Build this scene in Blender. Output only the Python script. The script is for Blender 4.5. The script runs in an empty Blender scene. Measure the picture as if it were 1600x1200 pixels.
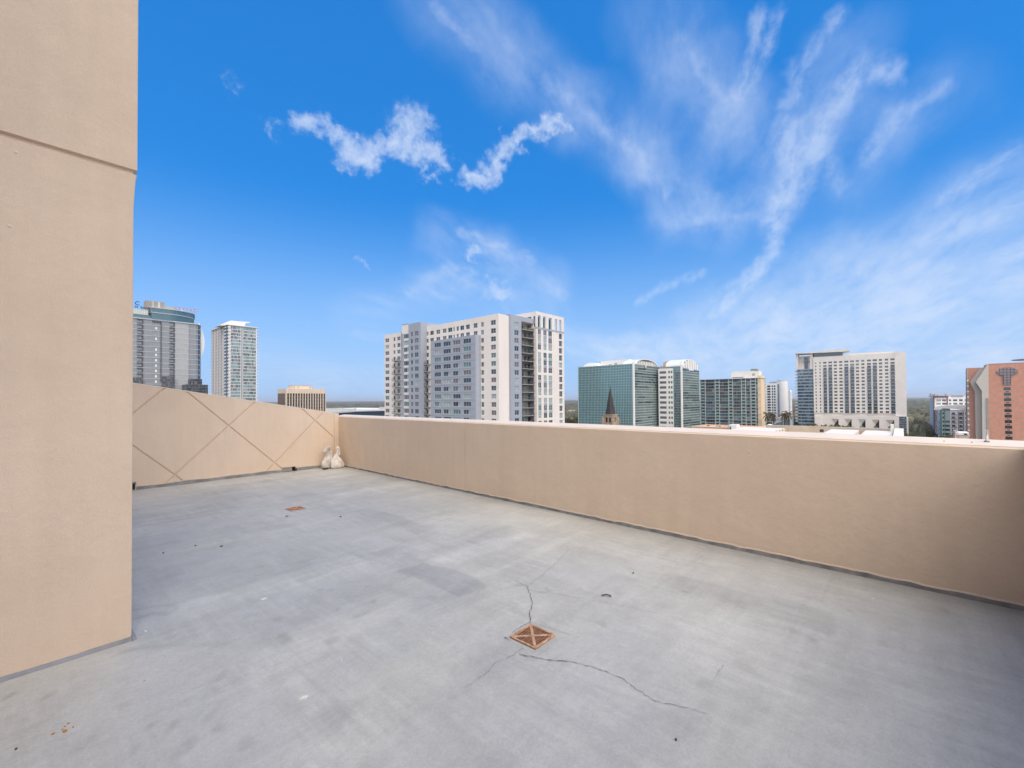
import bpy, bmesh, math, random
import numpy as np
from mathutils import Matrix, Vector
S = bpy.context.scene
R = math.radians
random.seed(7)
rng = np.random.default_rng(5)

# ---------------------------------------------------------------- camera
CAM_H = 1.40
F_PX = 686.0                       # focal length for a 1600 px wide picture
PITCH, ROLL, YAW = R(0.8), -0.0065, R(-48.4)
SHIFT = 0.0094
cam_d = bpy.data.cameras.new('camera'); cam = bpy.data.objects.new('camera', cam_d)
S.collection.objects.link(cam); S.camera = cam
cam_d.sensor_width = 36; cam_d.lens = 36 * F_PX / 1600
cam_d.shift_y = SHIFT; cam_d.clip_start = 0.05; cam_d.clip_end = 90000
CR = Matrix.Rotation(YAW, 4, 'Z') @ Matrix.Rotation(math.pi/2 + PITCH, 4, 'X') @ Matrix.Rotation(ROLL, 4, 'Z')
cam.matrix_world = Matrix.Translation((0, 0, CAM_H)) @ CR
CR3 = CR.to_3x3()

# ---------------------------------------------------------------- world, sun, exposure
SUN_EL, SUN_DIR = R(54), Vector((-0.32, -0.947, 0)).normalized()
W = bpy.data.worlds.new('World'); S.world = W; W.use_nodes = True
S.view_settings.view_transform = 'Standard'; S.view_settings.look = 'None'
S.view_settings.gamma = 1; S.view_settings.exposure = 0.5
sd = bpy.data.lights.new('sun', 'SUN'); sd.energy = 2.1; sd.angle = R(60); sd.color = (1, .90, .78)
sun = bpy.data.objects.new('sun', sd); S.collection.objects.link(sun)
sv = Vector((SUN_DIR.x*math.cos(SUN_EL), SUN_DIR.y*math.cos(SUN_EL), math.sin(SUN_EL)))
sun.rotation_euler = sv.to_track_quat('Z', 'Y').to_euler()

def ray(px, py):
    v = Vector(((px-800)/F_PX, -(py-600)/F_PX + SHIFT*1600/F_PX, -1.0))
    return CR3 @ v
FWD = Vector((-math.sin(YAW), math.cos(YAW), 0))
def hz(px): return 624.6 - 0.0068*(px-800)
def pt(px, D):
    r = ray(px, hz(px)); k = D / (r.x*FWD.x + r.y*FWD.y); return (r.x*k, r.y*k)
def ground(px, py, z=0.0):
    r = ray(px, py); k = (z-CAM_H)/r.z; return Vector((r.x*k, r.y*k, z))

def build_world():
    nt = W.node_tree; nt.nodes.clear(); N = nt.nodes; L = nt.links
    def nd(t, **kw):
        n = N.new(t)
        for k, v in kw.items(): setattr(n, k, v)
        return n
    def math_(op, a, b=None, clamp=False):
        n = nd('ShaderNodeMath', operation=op, use_clamp=clamp)
        for i, q in enumerate((a, b)):
            if q is None: continue
            if isinstance(q, (int, float)): n.inputs[i].default_value = q
            else: L.new(q, n.inputs[i])
        return n.outputs[0]
    def vm(op, a, b=None, sc=None, out=0):
        n = nd('ShaderNodeVectorMath', operation=op)
        for i, q in enumerate((a, b)):
            if q is None: continue
            if isinstance(q, (tuple, list, Vector)): n.inputs[i].default_value = tuple(q)
            else: L.new(q, n.inputs[i])
        if sc is not None:
            if isinstance(sc, (int, float)): n.inputs['Scale'].default_value = sc
            else: L.new(sc, n.inputs['Scale'])
        return n.outputs[out]
    def noise(vec, scale, det, rough=.55):
        n = nd('ShaderNodeTexNoise'); L.new(vec, n.inputs['Vector'])
        n.inputs['Scale'].default_value = scale; n.inputs['Detail'].default_value = det
        n.inputs['Roughness'].default_value = rough
        return n
    sky = nd('ShaderNodeTexSky', sky_type='NISHITA', sun_disc=False)
    sky.sun_elevation = SUN_EL
    sky.sun_rotation = math.atan2(SUN_DIR.x, SUN_DIR.y)
    sky.air_density = 1.0; sky.dust_density = 0.3; sky.ozone_density = 3.0; sky.altitude = 50
    tc = nd('ShaderNodeTexCoord'); P0 = vm('NORMALIZE', tc.outputs['Generated'])
    hsv = nd('ShaderNodeHueSaturation'); hsv.inputs['Saturation'].default_value = SKY_SAT
    hsv.inputs['Value'].default_value = 1.0
    L.new(sky.outputs[0], hsv.inputs['Color'])
    tint = nd('ShaderNodeMix', data_type='RGBA', blend_type='MULTIPLY'); tint.inputs[0].default_value = 1
    L.new(hsv.outputs[0], tint.inputs[6]); tint.inputs[7].default_value = SKY_TINT
    az = nd('ShaderNodeMix', data_type='RGBA'); az.inputs[0].default_value = .6; L.new(tint.outputs[2], az.inputs[6]); az.inputs[7].default_value = AZURE
    tint = az
    def warp(P, s1, a1, s2, a2):
        n1 = noise(P, s1, 3); v = vm('SCALE', vm('SUBTRACT', n1.outputs['Color'], (.5,.5,.5)), sc=a1)
        n2 = noise(P, s2, 7, .6); v2 = vm('SCALE', vm('SUBTRACT', n2.outputs['Color'], (.5,.5,.5)), sc=a2)
        return vm('ADD', vm('ADD', P, v), v2)
    Pp = warp(P0, 14, .05, 38, .07)
    Pc = warp(P0, 4.0, .12, 12, .045)
    Pw = warp(P0, 10, .035, 34, .03)
    Ps = warp(P0, 3.5, .10, 14, .022)
    def stroke(P, a, b, ra, w):
        A = ray(*a).normalized(); B = ray(*b).normalized(); BA = B-A
        d = vm('SUBTRACT', P, A)
        t = math_('MULTIPLY', vm('DOT_PRODUCT', d, BA, out=1), 1/max(BA.length_squared, 1e-9), True)
        q = vm('SUBTRACT', d, vm('SCALE', BA, sc=t)) if False else None
        n = nd('ShaderNodeVectorMath', operation='SCALE'); n.inputs[0].default_value = tuple(BA); L.new(t, n.inputs['Scale'])
        dist = vm('LENGTH', vm('SUBTRACT', d, n.outputs[0]), out=1)
        mr = nd('ShaderNodeMapRange', interpolation_type='SMOOTHSTEP')
        L.new(dist, mr.inputs[0]); mr.inputs[1].default_value = 0; mr.inputs[2].default_value = ra/F_PX*(1.12 if w > .6 else .95)
        mr.inputs[3].default_value = w; mr.inputs[4].default_value = 0
        return mr.outputs[0]
    def lay(P, polys, op):
        acc = None
        for pl, r0, w in polys:
            for i in range(len(pl)-1):
                if acc is None: Q = P
                else:           # ties each stroke to the one before, so few values live at once
                    n = nd('ShaderNodeVectorMath', operation='MULTIPLY_ADD'); L.new(acc, n.inputs[0]); n.inputs[1].default_value = (1e-9,)*3; L.new(P, n.inputs[2]); Q = n.outputs[0]
                s = stroke(Q, pl[i], pl[i+1], r0, w)
                acc = s if acc is None else math_(op, acc, s)
        return acc
    puffs = [([(468,188),(500,195),(530,210),(555,228)], 24, .9), ([(545,241),(580,240)], 33, 1.0),
             ([(585,236),(630,226),(680,240)], 30, 1.0), ([(622,182),(655,186)], 22, .9), ([(640,192),(642,222)], 44, 1.0),
             ([(862,194),(820,212),(795,222)], 23, 1.0), ([(785,235),(772,262)], 29, 1.0), ([(768,280),(730,274)], 25, 1.0),
             ([(862,192),(895,198)], 12, .7),
             ([(666,270),(668,272)], 17, .75), ([(364,132),(362,140)], 18, .5), ([(424,194),(430,204)], 20, .5),
             ([(566,410),(574,418)], 14, .55), ([(735,398),(750,390)], 16, .6), ([(765,452),(785,456)], 26, .75), ([(690,268),(700,270)], 14, .55)]
    veil = [([(700,10),(780,90),(900,170),(1010,250),(1110,330)], 70, .30), ([(1030,30),(1070,110),(1160,200),(1230,260)], 75, .28),
            ([(1330,90),(1280,190),(1230,300)], 60, .26), ([(1050,340),(1200,330)], 55, .30), ([(1500,130),(1390,200),(1330,300)], 45, .2),
            ([(1620,260),(1500,330),(1330,410),(1100,510)], 70, .34), ([(1620,380),(1430,450),(1200,520),(1000,570)], 75, .48),
            ([(1620,480),(1350,550),(1150,600)], 80, .50), ([(1620,560),(1300,600)], 60, .3),
            ([(680,370),(780,390),(870,430)], 50, .28), ([(560,500),(700,450),(850,470)], 60, .24), ([(400,570),(500,600),(620,610)], 50, .26),
            ([(880,520),(960,560),(1080,575)], 45, .55), ([(1500,566),(1560,556),(1610,556)], 26, .5)]
    wisps = [([(690,15),(740,70)], 12, .35), ([(860,130),(960,210),(1040,300)], 16, .35), ([(1190,30),(1180,90),(1160,150)], 17, .6), ([(1215,25),(1205,70),(1175,140)], 13, .5),
             ([(1060,60),(1110,130),(1150,170)], 14, .35), ([(1310,20),(1270,80),(1250,150)], 13, .45),
             ([(1345,105),(1320,150),(1290,190),(1270,240)], 18, .7), ([(1400,112),(1370,112)], 18, .6), ([(1280,195),(1255,240),(1235,300)], 26, .65),
             ([(1235,210),(1238,260),(1225,310),(1207,350)], 24, .75), ([(1222,300),(1208,360),(1200,400),(1170,440),(1120,495)], 15, .75),
             ([(1470,140),(1440,152),(1400,180),(1360,250)], 16, .42), ([(1290,210),(1300,270),(1320,290)], 14, .3), ([(1050,345),(1130,335),(1210,345)], 14, .3),
             ([(1240,110),(1252,140),(1230,165)], 14, .4), ([(1580,240),(1530,275),(1480,310)], 14, .5), ([(1620,300),(1520,350),(1400,400)], 18, .35),
             ([(1620,385),(1500,430),(1350,480),(1200,530)], 20, .45), ([(1620,430),(1480,480),(1300,530)], 22, .45), ([(1560,420),(1400,460),(1250,500)], 15, .35), ([(1100,425),(1040,448),(1000,470)], 12, .45), ([(1150,440),(1110,470)], 10, .3),
             ([(720,362),(780,385),(830,408)], 14, .4), ([(735,398),(755,388)], 11, .5), ([(640,460),(700,420),(740,425)], 16, .35), ([(700,420),(740,450),(800,458)], 14, .35), ([(560,520),(620,535)], 14, .3), ([(850,440),(880,460)], 14, .3)]
    fp = lay(Pp, puffs, 'MAXIMUM')
    fc = lay(Pc, veil, 'ADD'); fw = lay(Pw, wisps, 'MAXIMUM')
    # wisps: streaks parallel on the cloud layer, fine grain on top
    sep = nd('ShaderNodeSeparateXYZ'); L.new(Ps, sep.inputs[0])
    zz = math_('ADD', math_('MAXIMUM', sep.outputs[2], 0), .12)
    cx = math_('DIVIDE', sep.outputs[0], zz); cy = math_('DIVIDE', sep.outputs[1], zz)
    cb = nd('ShaderNodeCombineXYZ'); L.new(cx, cb.inputs[0]); L.new(cy, cb.inputs[1])
    mp = nd('ShaderNodeMapping'); L.new(cb.outputs[0], mp.inputs[0])
    d0 = ray(1090, 610); ang = math.atan2(d0.y, d0.x)
    mp0 = nd('ShaderNodeVectorRotate', rotation_type='Z_AXIS'); L.new(cb.outputs[0], mp0.inputs[0]); mp0.inputs['Angle'].default_value = -ang
    L.new(mp0.outputs[0], mp.inputs[0]); mp.inputs['Scale'].default_value = (1.0, 3.0, 1)
    n1 = noise(mp.outputs[0], 2.2, 9, .62)
    n2 = noise(Pc, 13, 9, .66)
    st = nd('ShaderNodeMapRange'); L.new(n1.outputs[0], st.inputs[0]); st.inputs[1].default_value = .33; st.inputs[2].default_value = .68
    st.inputs[3].default_value = .32; st.inputs[4].default_value = 1.4; st.clamp = True
    st2 = nd('ShaderNodeMapRange'); L.new(n2.outputs[0], st2.inputs[0]); st2.inputs[1].default_value = .3; st2.inputs[2].default_value = .7
    st2.inputs[3].default_value = .6; st2.inputs[4].default_value = 1.3
    oc = math_('MULTIPLY', math_('MULTIPLY', fc, st.outputs[0]), st2.outputs[0])
    nw = noise(mp.outputs[0], 7.0, 9, .62); nw2 = noise(Pw, 30, 9, .65)
    sw = nd('ShaderNodeMapRange', interpolation_type='SMOOTHSTEP'); L.new(math_('ADD', nw.outputs[0], nw2.outputs[0]), sw.inputs[0]); sw.inputs[1].default_value = .72; sw.inputs[2].default_value = 1.28; sw.inputs[3].default_value = .12; sw.inputs[4].default_value = 1.15
    ow = math_('MULTIPLY', fw, sw.outputs[0])
    oc = math_('ADD', math_('MULTIPLY', oc, .78), math_('MULTIPLY', ow, .85))
    oc = math_('MULTIPLY', math_('SUBTRACT', 1, math_('POWER', 2.718, math_('MULTIPLY', oc, -1.15))), .86)
    n3 = noise(Pw, 34, 10, .62)
    pe = nd('ShaderNodeMapRange', interpolation_type='SMOOTHSTEP')
    L.new(math_('ADD', fp, math_('MULTIPLY', math_('SUBTRACT', n3.outputs[0], .5), 1.3)), pe.inputs[0])
    pe.inputs[1].default_value = .14; pe.inputs[2].default_value = 1.5; pe.inputs[3].default_value = 0; pe.inputs[4].default_value = .86
    gate = nd('ShaderNodeMapRange', interpolation_type='SMOOTHSTEP'); L.new(fp, gate.inputs[0]); gate.inputs[1].default_value = 0; gate.inputs[2].default_value = .45
    op = math_('MULTIPLY', pe.outputs[0], gate.outputs[0])
    om = math_('SUBTRACT', 1, math_('MULTIPLY', math_('SUBTRACT', 1, oc, True), math_('SUBTRACT', 1, op, True)), True)
    # unseen bright fill added behind the view and overhead, lights walls and city neutrally
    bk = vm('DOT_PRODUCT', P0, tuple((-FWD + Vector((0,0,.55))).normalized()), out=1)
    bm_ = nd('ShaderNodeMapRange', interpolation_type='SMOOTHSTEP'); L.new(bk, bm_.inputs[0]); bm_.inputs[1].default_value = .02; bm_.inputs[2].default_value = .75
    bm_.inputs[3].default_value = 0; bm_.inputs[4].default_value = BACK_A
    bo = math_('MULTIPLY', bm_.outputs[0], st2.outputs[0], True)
    # pale air low over the horizon
    s0 = nd('ShaderNodeSeparateXYZ'); L.new(P0, s0.inputs[0])
    lo = nd('ShaderNodeMapRange', interpolation_type='SMOOTHSTEP'); L.new(s0.outputs[2], lo.inputs[0])
    lo.inputs[1].default_value = -.02; lo.inputs[2].default_value = .43; lo.inputs[3].default_value = LOW_A; lo.inputs[4].default_value = 0
    m1 = nd('ShaderNodeMix', data_type='RGBA'); L.new(lo.outputs[0], m1.inputs[0]); L.new(tint.outputs[2], m1.inputs[6]); m1.inputs[7].default_value = LOW_COL
    m2 = nd('ShaderNodeMix', data_type='RGBA'); L.new(om, m2.inputs[0]); L.new(m1.outputs[2], m2.inputs[6]); m2.inputs[7].default_value = CLOUD_COL
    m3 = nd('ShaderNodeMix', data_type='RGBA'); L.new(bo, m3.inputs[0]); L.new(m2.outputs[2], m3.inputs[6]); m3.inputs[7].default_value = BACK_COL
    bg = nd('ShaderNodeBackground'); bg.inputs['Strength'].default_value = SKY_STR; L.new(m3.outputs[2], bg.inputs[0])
    out = nd('ShaderNodeOutputWorld'); L.new(bg.outputs[0], out.inputs[0])
    W.cycles.sampling_method = 'MANUAL'; W.cycles.sample_map_resolution = 512
SKY_STR = 0.12
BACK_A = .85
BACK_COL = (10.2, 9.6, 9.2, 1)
SKY_SAT = 1.15
SKY_TINT = (.30, 1.0, 1.25, 1)
AZURE = (.10, 1.40, 4.6, 1)
LOW_A = .95
LOW_COL = (2.5, 3.7, 5.75, 1)
CLOUD_COL = (4.3, 4.9, 6.0, 1)
build_world()

# ---------------------------------------------------------------- materials
def mat(name, col, rough=.7, spec=.5, metal=0, noise=0, nscale=4, bump=0, bscale=60, alpha=1, nscale3=None):
    m = bpy.data.materials.new(name); m.use_nodes = True; nt = m.node_tree
    b = nt.nodes['Principled BSDF']
    b.inputs['Base Color'].default_value = (*col, 1); b.inputs['Roughness'].default_value = rough
    b.inputs['Specular IOR Level'].default_value = spec; b.inputs['Metallic'].default_value = metal
    b.inputs['Alpha'].default_value = alpha
    tc = nt.nodes.new('ShaderNodeTexCoord')
    def nz(s, d):
        n = nt.nodes.new('ShaderNodeTexNoise'); n.inputs['Scale'].default_value = s; n.inputs['Detail'].default_value = d
        if nscale3:
            mp = nt.nodes.new('ShaderNodeMapping'); mp.inputs['Scale'].default_value = nscale3
            nt.links.new(tc.outputs['Object'], mp.inputs[0]); nt.links.new(mp.outputs[0], n.inputs['Vector'])
        else: nt.links.new(tc.outputs['Object'], n.inputs['Vector'])
        return n
    if noise:
        n = nz(nscale, 6); mr = nt.nodes.new('ShaderNodeMapRange'); nt.links.new(n.outputs[0], mr.inputs[0])
        mr.inputs[1].default_value = .25; mr.inputs[2].default_value = .75
        mr.inputs[3].default_value = 1-noise; mr.inputs[4].default_value = 1+noise
        mx = nt.nodes.new('ShaderNodeVectorMath'); mx.operation = 'SCALE'; mx.inputs[0].default_value = col
        nt.links.new(mr.outputs[0], mx.inputs['Scale']); nt.links.new(mx.outputs[0], b.inputs['Base Color'])
    if bump:
        n = nz(bscale, 8); bp = nt.nodes.new('ShaderNodeBump'); bp.inputs['Strength'].default_value = 1
        bp.inputs['Distance'].default_value = bump
        nt.links.new(n.outputs[0], bp.inputs['Height']); nt.links.new(bp.outputs[0], b.inputs['Normal'])
    return m

def stucco_mat(name, col):
    """painted textured render: fine sand bump, a few blobs, very faint streaks and blotches"""
    m = bpy.data.materials.new(name); m.use_nodes = True; nt = m.node_tree; N = nt.nodes; L = nt.links
    b = N['Principled BSDF']; b.inputs['Roughness'].default_value = .78; b.inputs['Specular IOR Level'].default_value = .3
    tc = N.new('ShaderNodeTexCoord')
    def nz(s, d, r=.55, sc3=None):
        n = N.new('ShaderNodeTexNoise'); n.inputs['Scale'].default_value = s; n.inputs['Detail'].default_value = d; n.inputs['Roughness'].default_value = r
        if sc3:
            mp = N.new('ShaderNodeMapping'); mp.inputs['Scale'].default_value = sc3; L.new(tc.outputs['Object'], mp.inputs[0]); L.new(mp.outputs[0], n.inputs['Vector'])
        else: L.new(tc.outputs['Object'], n.inputs['Vector'])
        return n.outputs[0]
    def mr(v, a, b_, c, d):
        n = N.new('ShaderNodeMapRange'); L.new(v, n.inputs[0])
        for i, q in enumerate((a, b_, c, d)): n.inputs[i+1].default_value = q
        return n.outputs[0]
    def mul(a, c):
        n = N.new('ShaderNodeMath'); n.operation = 'MULTIPLY'; L.new(a, n.inputs[0]); L.new(c, n.inputs[1]); return n.outputs[0]
    def add(a, c):
        n = N.new('ShaderNodeMath'); n.operation = 'ADD'; L.new(a, n.inputs[0]); L.new(c, n.inputs[1]); return n.outputs[0]
    k = mul(mul(mr(nz(1.1, 5), .3, .7, .955, 1.035), mr(nz(2.2, 6, .6, (3.0, 3.0, .35)), .3, .75, 1.025, .94)), mr(nz(140, 3), .3, .7, .95, 1.04))
    sm = N.new('ShaderNodeVectorMath'); sm.operation = 'SCALE'; sm.inputs[0].default_value = col; L.new(k, sm.inputs['Scale'])
    hu = N.new('ShaderNodeMix'); hu.data_type = 'RGBA'; L.new(mr(nz(.8, 3), .35, .65, 0, .35), hu.inputs[0])
    L.new(sm.outputs[0], hu.inputs[6]); hu.inputs[7].default_value = (col[0]*.97, col[1]*.93, col[2]*.88, 1)
    L.new(hu.outputs[2], b.inputs['Base Color'])
    vo = N.new('ShaderNodeTexVoronoi'); vo.inputs['Scale'].default_value = 9; L.new(tc.outputs['Object'], vo.inputs['Vector'])
    blob = mul(mr(vo.outputs['Distance'], 0, .075, 1, 0), mr(nz(2.5, 2), .56, .62, 0, 1))
    h = add(add(mr(nz(160, 7, .7), 0, 1, 0, .0019), mr(nz(38, 5, .6), 0, 1, 0, .0016)), mr(blob, 0, 1, 0, .005))
    h = add(h, mr(nz(3, 3), 0, 1, 0, .012))
    bp = N.new('ShaderNodeBump'); bp.inputs['Strength'].default_value = 1; bp.inputs['Distance'].default_value = 1.0
    L.new(h, bp.inputs['Height']); L.new(bp.outputs[0], b.inputs['Normal'])
    return m

BEIGE = (.72, .575, .445)
M = {}
M['stucco'] = stucco_mat('beige_stucco', BEIGE)
M['cap'] = mat('sky_lit_cap', (.72, .62, .52), .7, noise=.06, nscale=6, bump=.002, bscale=80)  # paler than the stucco: sky light on the wall tops put into the colour
M['skirt'] = mat('grey_skirting', (.19, .18, .175), .6, noise=.45, nscale=9, bump=.004, bscale=25)
M['bead'] = mat('sealant_bead', (.62, .52, .42), .6, noise=.1, nscale=30)
M['rust'] = mat('rusty_iron', (.36, .17, .09), .85, noise=.6, nscale=45, bump=.002, bscale=150)
M['rustpale'] = mat('pale_rusty_rim', (.46, .28, .18), .85, noise=.6, nscale=38, bump=.001, bscale=150)
M['hole'] = mat('dark_void', (.012, .01, .009), .9)
M['bagw'] = mat('white_sandbag', (.66, .605, .55), .75, noise=.28, nscale=11, bump=.012, bscale=20)
M['bagg'] = mat('translucent_bag_grey', (.54, .49, .44), .6, noise=.3, nscale=11, bump=.014, bscale=18)
M['tin'] = mat('galvanised_metal', (.42, .41, .40), .45, metal=.5, noise=.2, nscale=12)
M['darkstuff'] = mat('dark_matt', (.05, .045, .045), .8)
M['crack'] = mat('crack_dirt', (.10, .075, .055), .95, noise=.4, nscale=40)
M['conc'] = mat('roof_light', (.72, .68, .62), .85, noise=.08, nscale=.4)
M['tan'] = mat('tan_concrete', (.52, .43, .33), .85, noise=.12, nscale=.5)
M['white'] = mat('white_paint', (.84, .83, .82), .7, noise=.04, nscale=.2)
M['white2'] = mat('white_paint_aged', (.7,.7,.7), .7)
M['offwhite'] = mat('off_white_render', (.79, .745, .70), .8, noise=.06, nscale=.15)
M['cream'] = mat('cream_render', (.75, .70, .665), .8, noise=.07, nscale=.12, nscale3=(1, 1, .3))
M['grblue'] = mat('grey_blue_render', (.34, .37, .44), .8, noise=.06, nscale=.15, nscale3=(1, 1, .4))
M['grdark'] = mat('dark_grey_render', (.12, .125, .145), .8, noise=.08, nscale=.3)
M['beton'] = mat('grey_concrete', (.36, .34, .32), .85, noise=.1, nscale=.3)
M['spandrel'] = mat('grey_panel', (.26, .29, .33), .35, noise=.08, nscale=.3)
M['ltpanel'] = mat('silver_panel', (.36, .37, .38), .35, noise=.08, nscale=.2)
M['gl_dk'] = mat('dark_glass', (.018, .022, .028), .08, 1.0)
M['gl_mid'] = mat('smoky_glass', (.055, .065, .075), .1, 1.0)
M['gl_br'] = mat('curtained_glass', (.16, .13, .13), .2, .8)
M['gl_lt'] = mat('pale_curtained_glass', (.33, .38, .37), .2, .8)
M['gl_green'] = mat('greenish_glass', (.11, .19, .185), .12, .9)
M['gl_teal'] = mat('teal_glass', (.075, .205, .23), .09, 1.0, .25)
M['gl_teal2'] = mat('teal_glass_deep', (.025, .085, .10), .07, 1.0, .25)
M['gl_tdk'] = mat('teal_glass_dark', (.012, .035, .045), .07, 1.0, .15)
M['gl_blue'] = mat('blue_glass', (.035, .085, .14), .1, 1.0, .2)
M['gl_sky'] = mat('sky_blue_glass', (.12, .20, .27), .12, 1.0, .2)
M['gl_grey'] = mat('grey_glass', (.27, .285, .31), .2, .8, .1)
M['gl_grey2'] = mat('grey_glass_light', (.38, .39, .40), .2, .8, .1)
M['mull'] = mat('pale_mullion', (.42, .50, .50), .5)
M['mullw'] = mat('white_mullion', (.66, .70, .70), .5)
M['mullg'] = mat('grey_mullion', (.22, .24, .26), .5)
M['rail'] = mat('dark_railing', (.07, .07, .08), .5)
M['tanpre'] = mat('tan_precast', (.70, .585, .46), .8, noise=.06, nscale=.2)
M['brown'] = mat('brown_glass', (.045, .032, .03), .15, .9)
M['brown2'] = mat('brown_spandrel', (.10, .07, .06), .4, .6)
M['brick'] = mat('red_brick', (.60, .30, .215), .85, noise=.1, nscale=.5)
M['brick2'] = mat('red_brick_shade_joint', (.54, .265, .19), .85, noise=.1, nscale=.5)  # shade of the left wing put into the colour; panel joints share it
M['yellow'] = mat('yellow_render', (.80, .62, .42), .8)
M['orange'] = mat('orange_render', (.70, .38, .20), .8, noise=.15, nscale=.4)
M['slate'] = mat('slate_spire', (.04, .035, .036), .8, noise=.25, nscale=.8)
M['stone'] = mat('stone_tower', (.40, .30, .22), .9, noise=.35, nscale=.6)
M['bluesign'] = mat('navy_sign', (.03, .06, .2), .5)
M['redsteel'] = mat('red_steel', (.48, .24, .20), .6)
M['browncl'] = mat('brown_cladding', (.22, .12, .09), .7)
M['tealcl'] = mat('teal_cladding', (.03, .20, .23), .5)
M['dblue'] = mat('navy_cladding', (.02, .05, .10), .35)
M['bark'] = mat('bark', (.10, .075, .055), .9)

def leafmat(name, cols, sc):
    m = bpy.data.materials.new(name); m.use_nodes = True; nt = m.node_tree; b = nt.nodes['Principled BSDF']
    b.inputs['Roughness'].default_value = .75; b.inputs['Specular IOR Level'].default_value = .25
    tc = nt.nodes.new('ShaderNodeTexCoord'); n = nt.nodes.new('ShaderNodeTexNoise')
    nt.links.new(tc.outputs['Object'], n.inputs['Vector']); n.inputs['Scale'].default_value = sc; n.inputs['Detail'].default_value = 8; n.inputs['Roughness'].default_value = .65
    cr = nt.nodes.new('ShaderNodeValToRGB'); nt.links.new(n.outputs[0], cr.inputs[0])
    e = cr.color_ramp.elements; e[0].position = .3; e[0].color = (*cols[0], 1); e[1].position = .7; e[1].color = (*cols[-1], 1)
    for i, c in enumerate(cols[1:-1]):
        q = e.new(.3 + .4*(i+1)/(len(cols)-1)); q.color = (*c, 1)
    nt.links.new(cr.outputs[0], b.inputs['Base Color'])
    return m
M['leaf'] = leafmat('oak_leaves', [(.030,.045,.018), (.055,.07,.028), (.10,.105,.045)], .5)
M['leaf2'] = leafmat('yellowing_leaves', [(.06,.065,.02), (.11,.10,.035), (.16,.13,.05)], .6)
M['palm'] = leafmat('palm_fronds', [(.05,.045,.02), (.10,.075,.04), (.15,.11,.06)], .9)

def stand_in(p):
    return p
# ---------------------------------------------------------------- mesh helpers
class MB:
    def __init__(s): s.v = []; s.f = []; s.m = []; s.ms = []
    def mi(s, m):
        if m not in s.ms: s.ms.append(m)
        return s.ms.index(m)
    def quad(s, pts, m):
        i = len(s.v); s.v += [tuple(p) for p in pts]; s.f.append(tuple(range(i, i+len(pts)))); s.m.append(s.mi(m))
    def box(s, x0, x1, y0, y1, z0, z1, m):
        if x1 < x0: x0, x1 = x1, x0
        if y1 < y0: y0, y1 = y1, y0
        if z1 < z0: z0, z1 = z1, z0
        i = len(s.v)
        s.v += [(x0,y0,z0),(x1,y0,z0),(x1,y1,z0),(x0,y1,z0),(x0,y0,z1),(x1,y0,z1),(x1,y1,z1),(x0,y1,z1)]
        for f in ((0,3,2,1),(4,5,6,7),(0,1,5,4),(1,2,6,5),(2,3,7,6),(3,0,4,7)): s.f.append(tuple(i+k for k in f)); s.m.append(s.mi(m))
    def prism(s, a, b, m):
        """closed solid between two equal loops a and b"""
        n = len(a); i = len(s.v); s.v += [tuple(p) for p in a] + [tuple(p) for p in b]; k = s.mi(m)
        s.f.append(tuple(range(i+n-1, i-1, -1))); s.f.append(tuple(range(i+n, i+2*n))); s.m += [k, k]
        for j in range(n):
            q = (j+1) % n; s.f.append((i+j, i+q, i+n+q, i+n+j)); s.m.append(k)
    def build(s, name, parent=None, origin=None, smooth=False):
        me = bpy.data.meshes.new(name)
        o0 = Vector(origin) if origin is not None else Vector((0,0,0))
        me.from_pydata([tuple(Vector(p)-o0) for p in s.v], [], s.f)
        for m in s.ms: me.materials.append(M[m])
        me.polygons.foreach_set('material_index', s.m)
        if smooth: me.polygons.foreach_set('use_smooth', [True]*len(me.polygons))
        bm = bmesh.new(); bm.from_mesh(me); bmesh.ops.recalc_face_normals(bm, faces=bm.faces); bm.to_mesh(me); bm.free()
        o = bpy.data.objects.new(name, me); S.collection.objects.link(o); o.location = o0
        if parent is not None:
            o.parent = parent; o.matrix_parent_inverse = Matrix.Translation(-Vector(parent.location)) @ Matrix.Identity(4)
            o.matrix_parent_inverse = parent_inv(parent)
        return o
def parent_inv(p):
    return (Matrix.Translation(p.location) @ p.rotation_euler.to_matrix().to_4x4()).inverted()
def tag(o, label=None, cat=None, group=None, kind=None):
    if label: o['label'] = label
    if cat: o['category'] = cat
    if group: o['group'] = group
    if kind: o['kind'] = kind
    return o
def empty(name, loc, label, cat, group=None):
    o = bpy.data.objects.new(name, None); S.collection.objects.link(o); o.location = loc; o.empty_display_size = .5
    return tag(o, label, cat, group)

G = -38.0      # street level below the terrace

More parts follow.
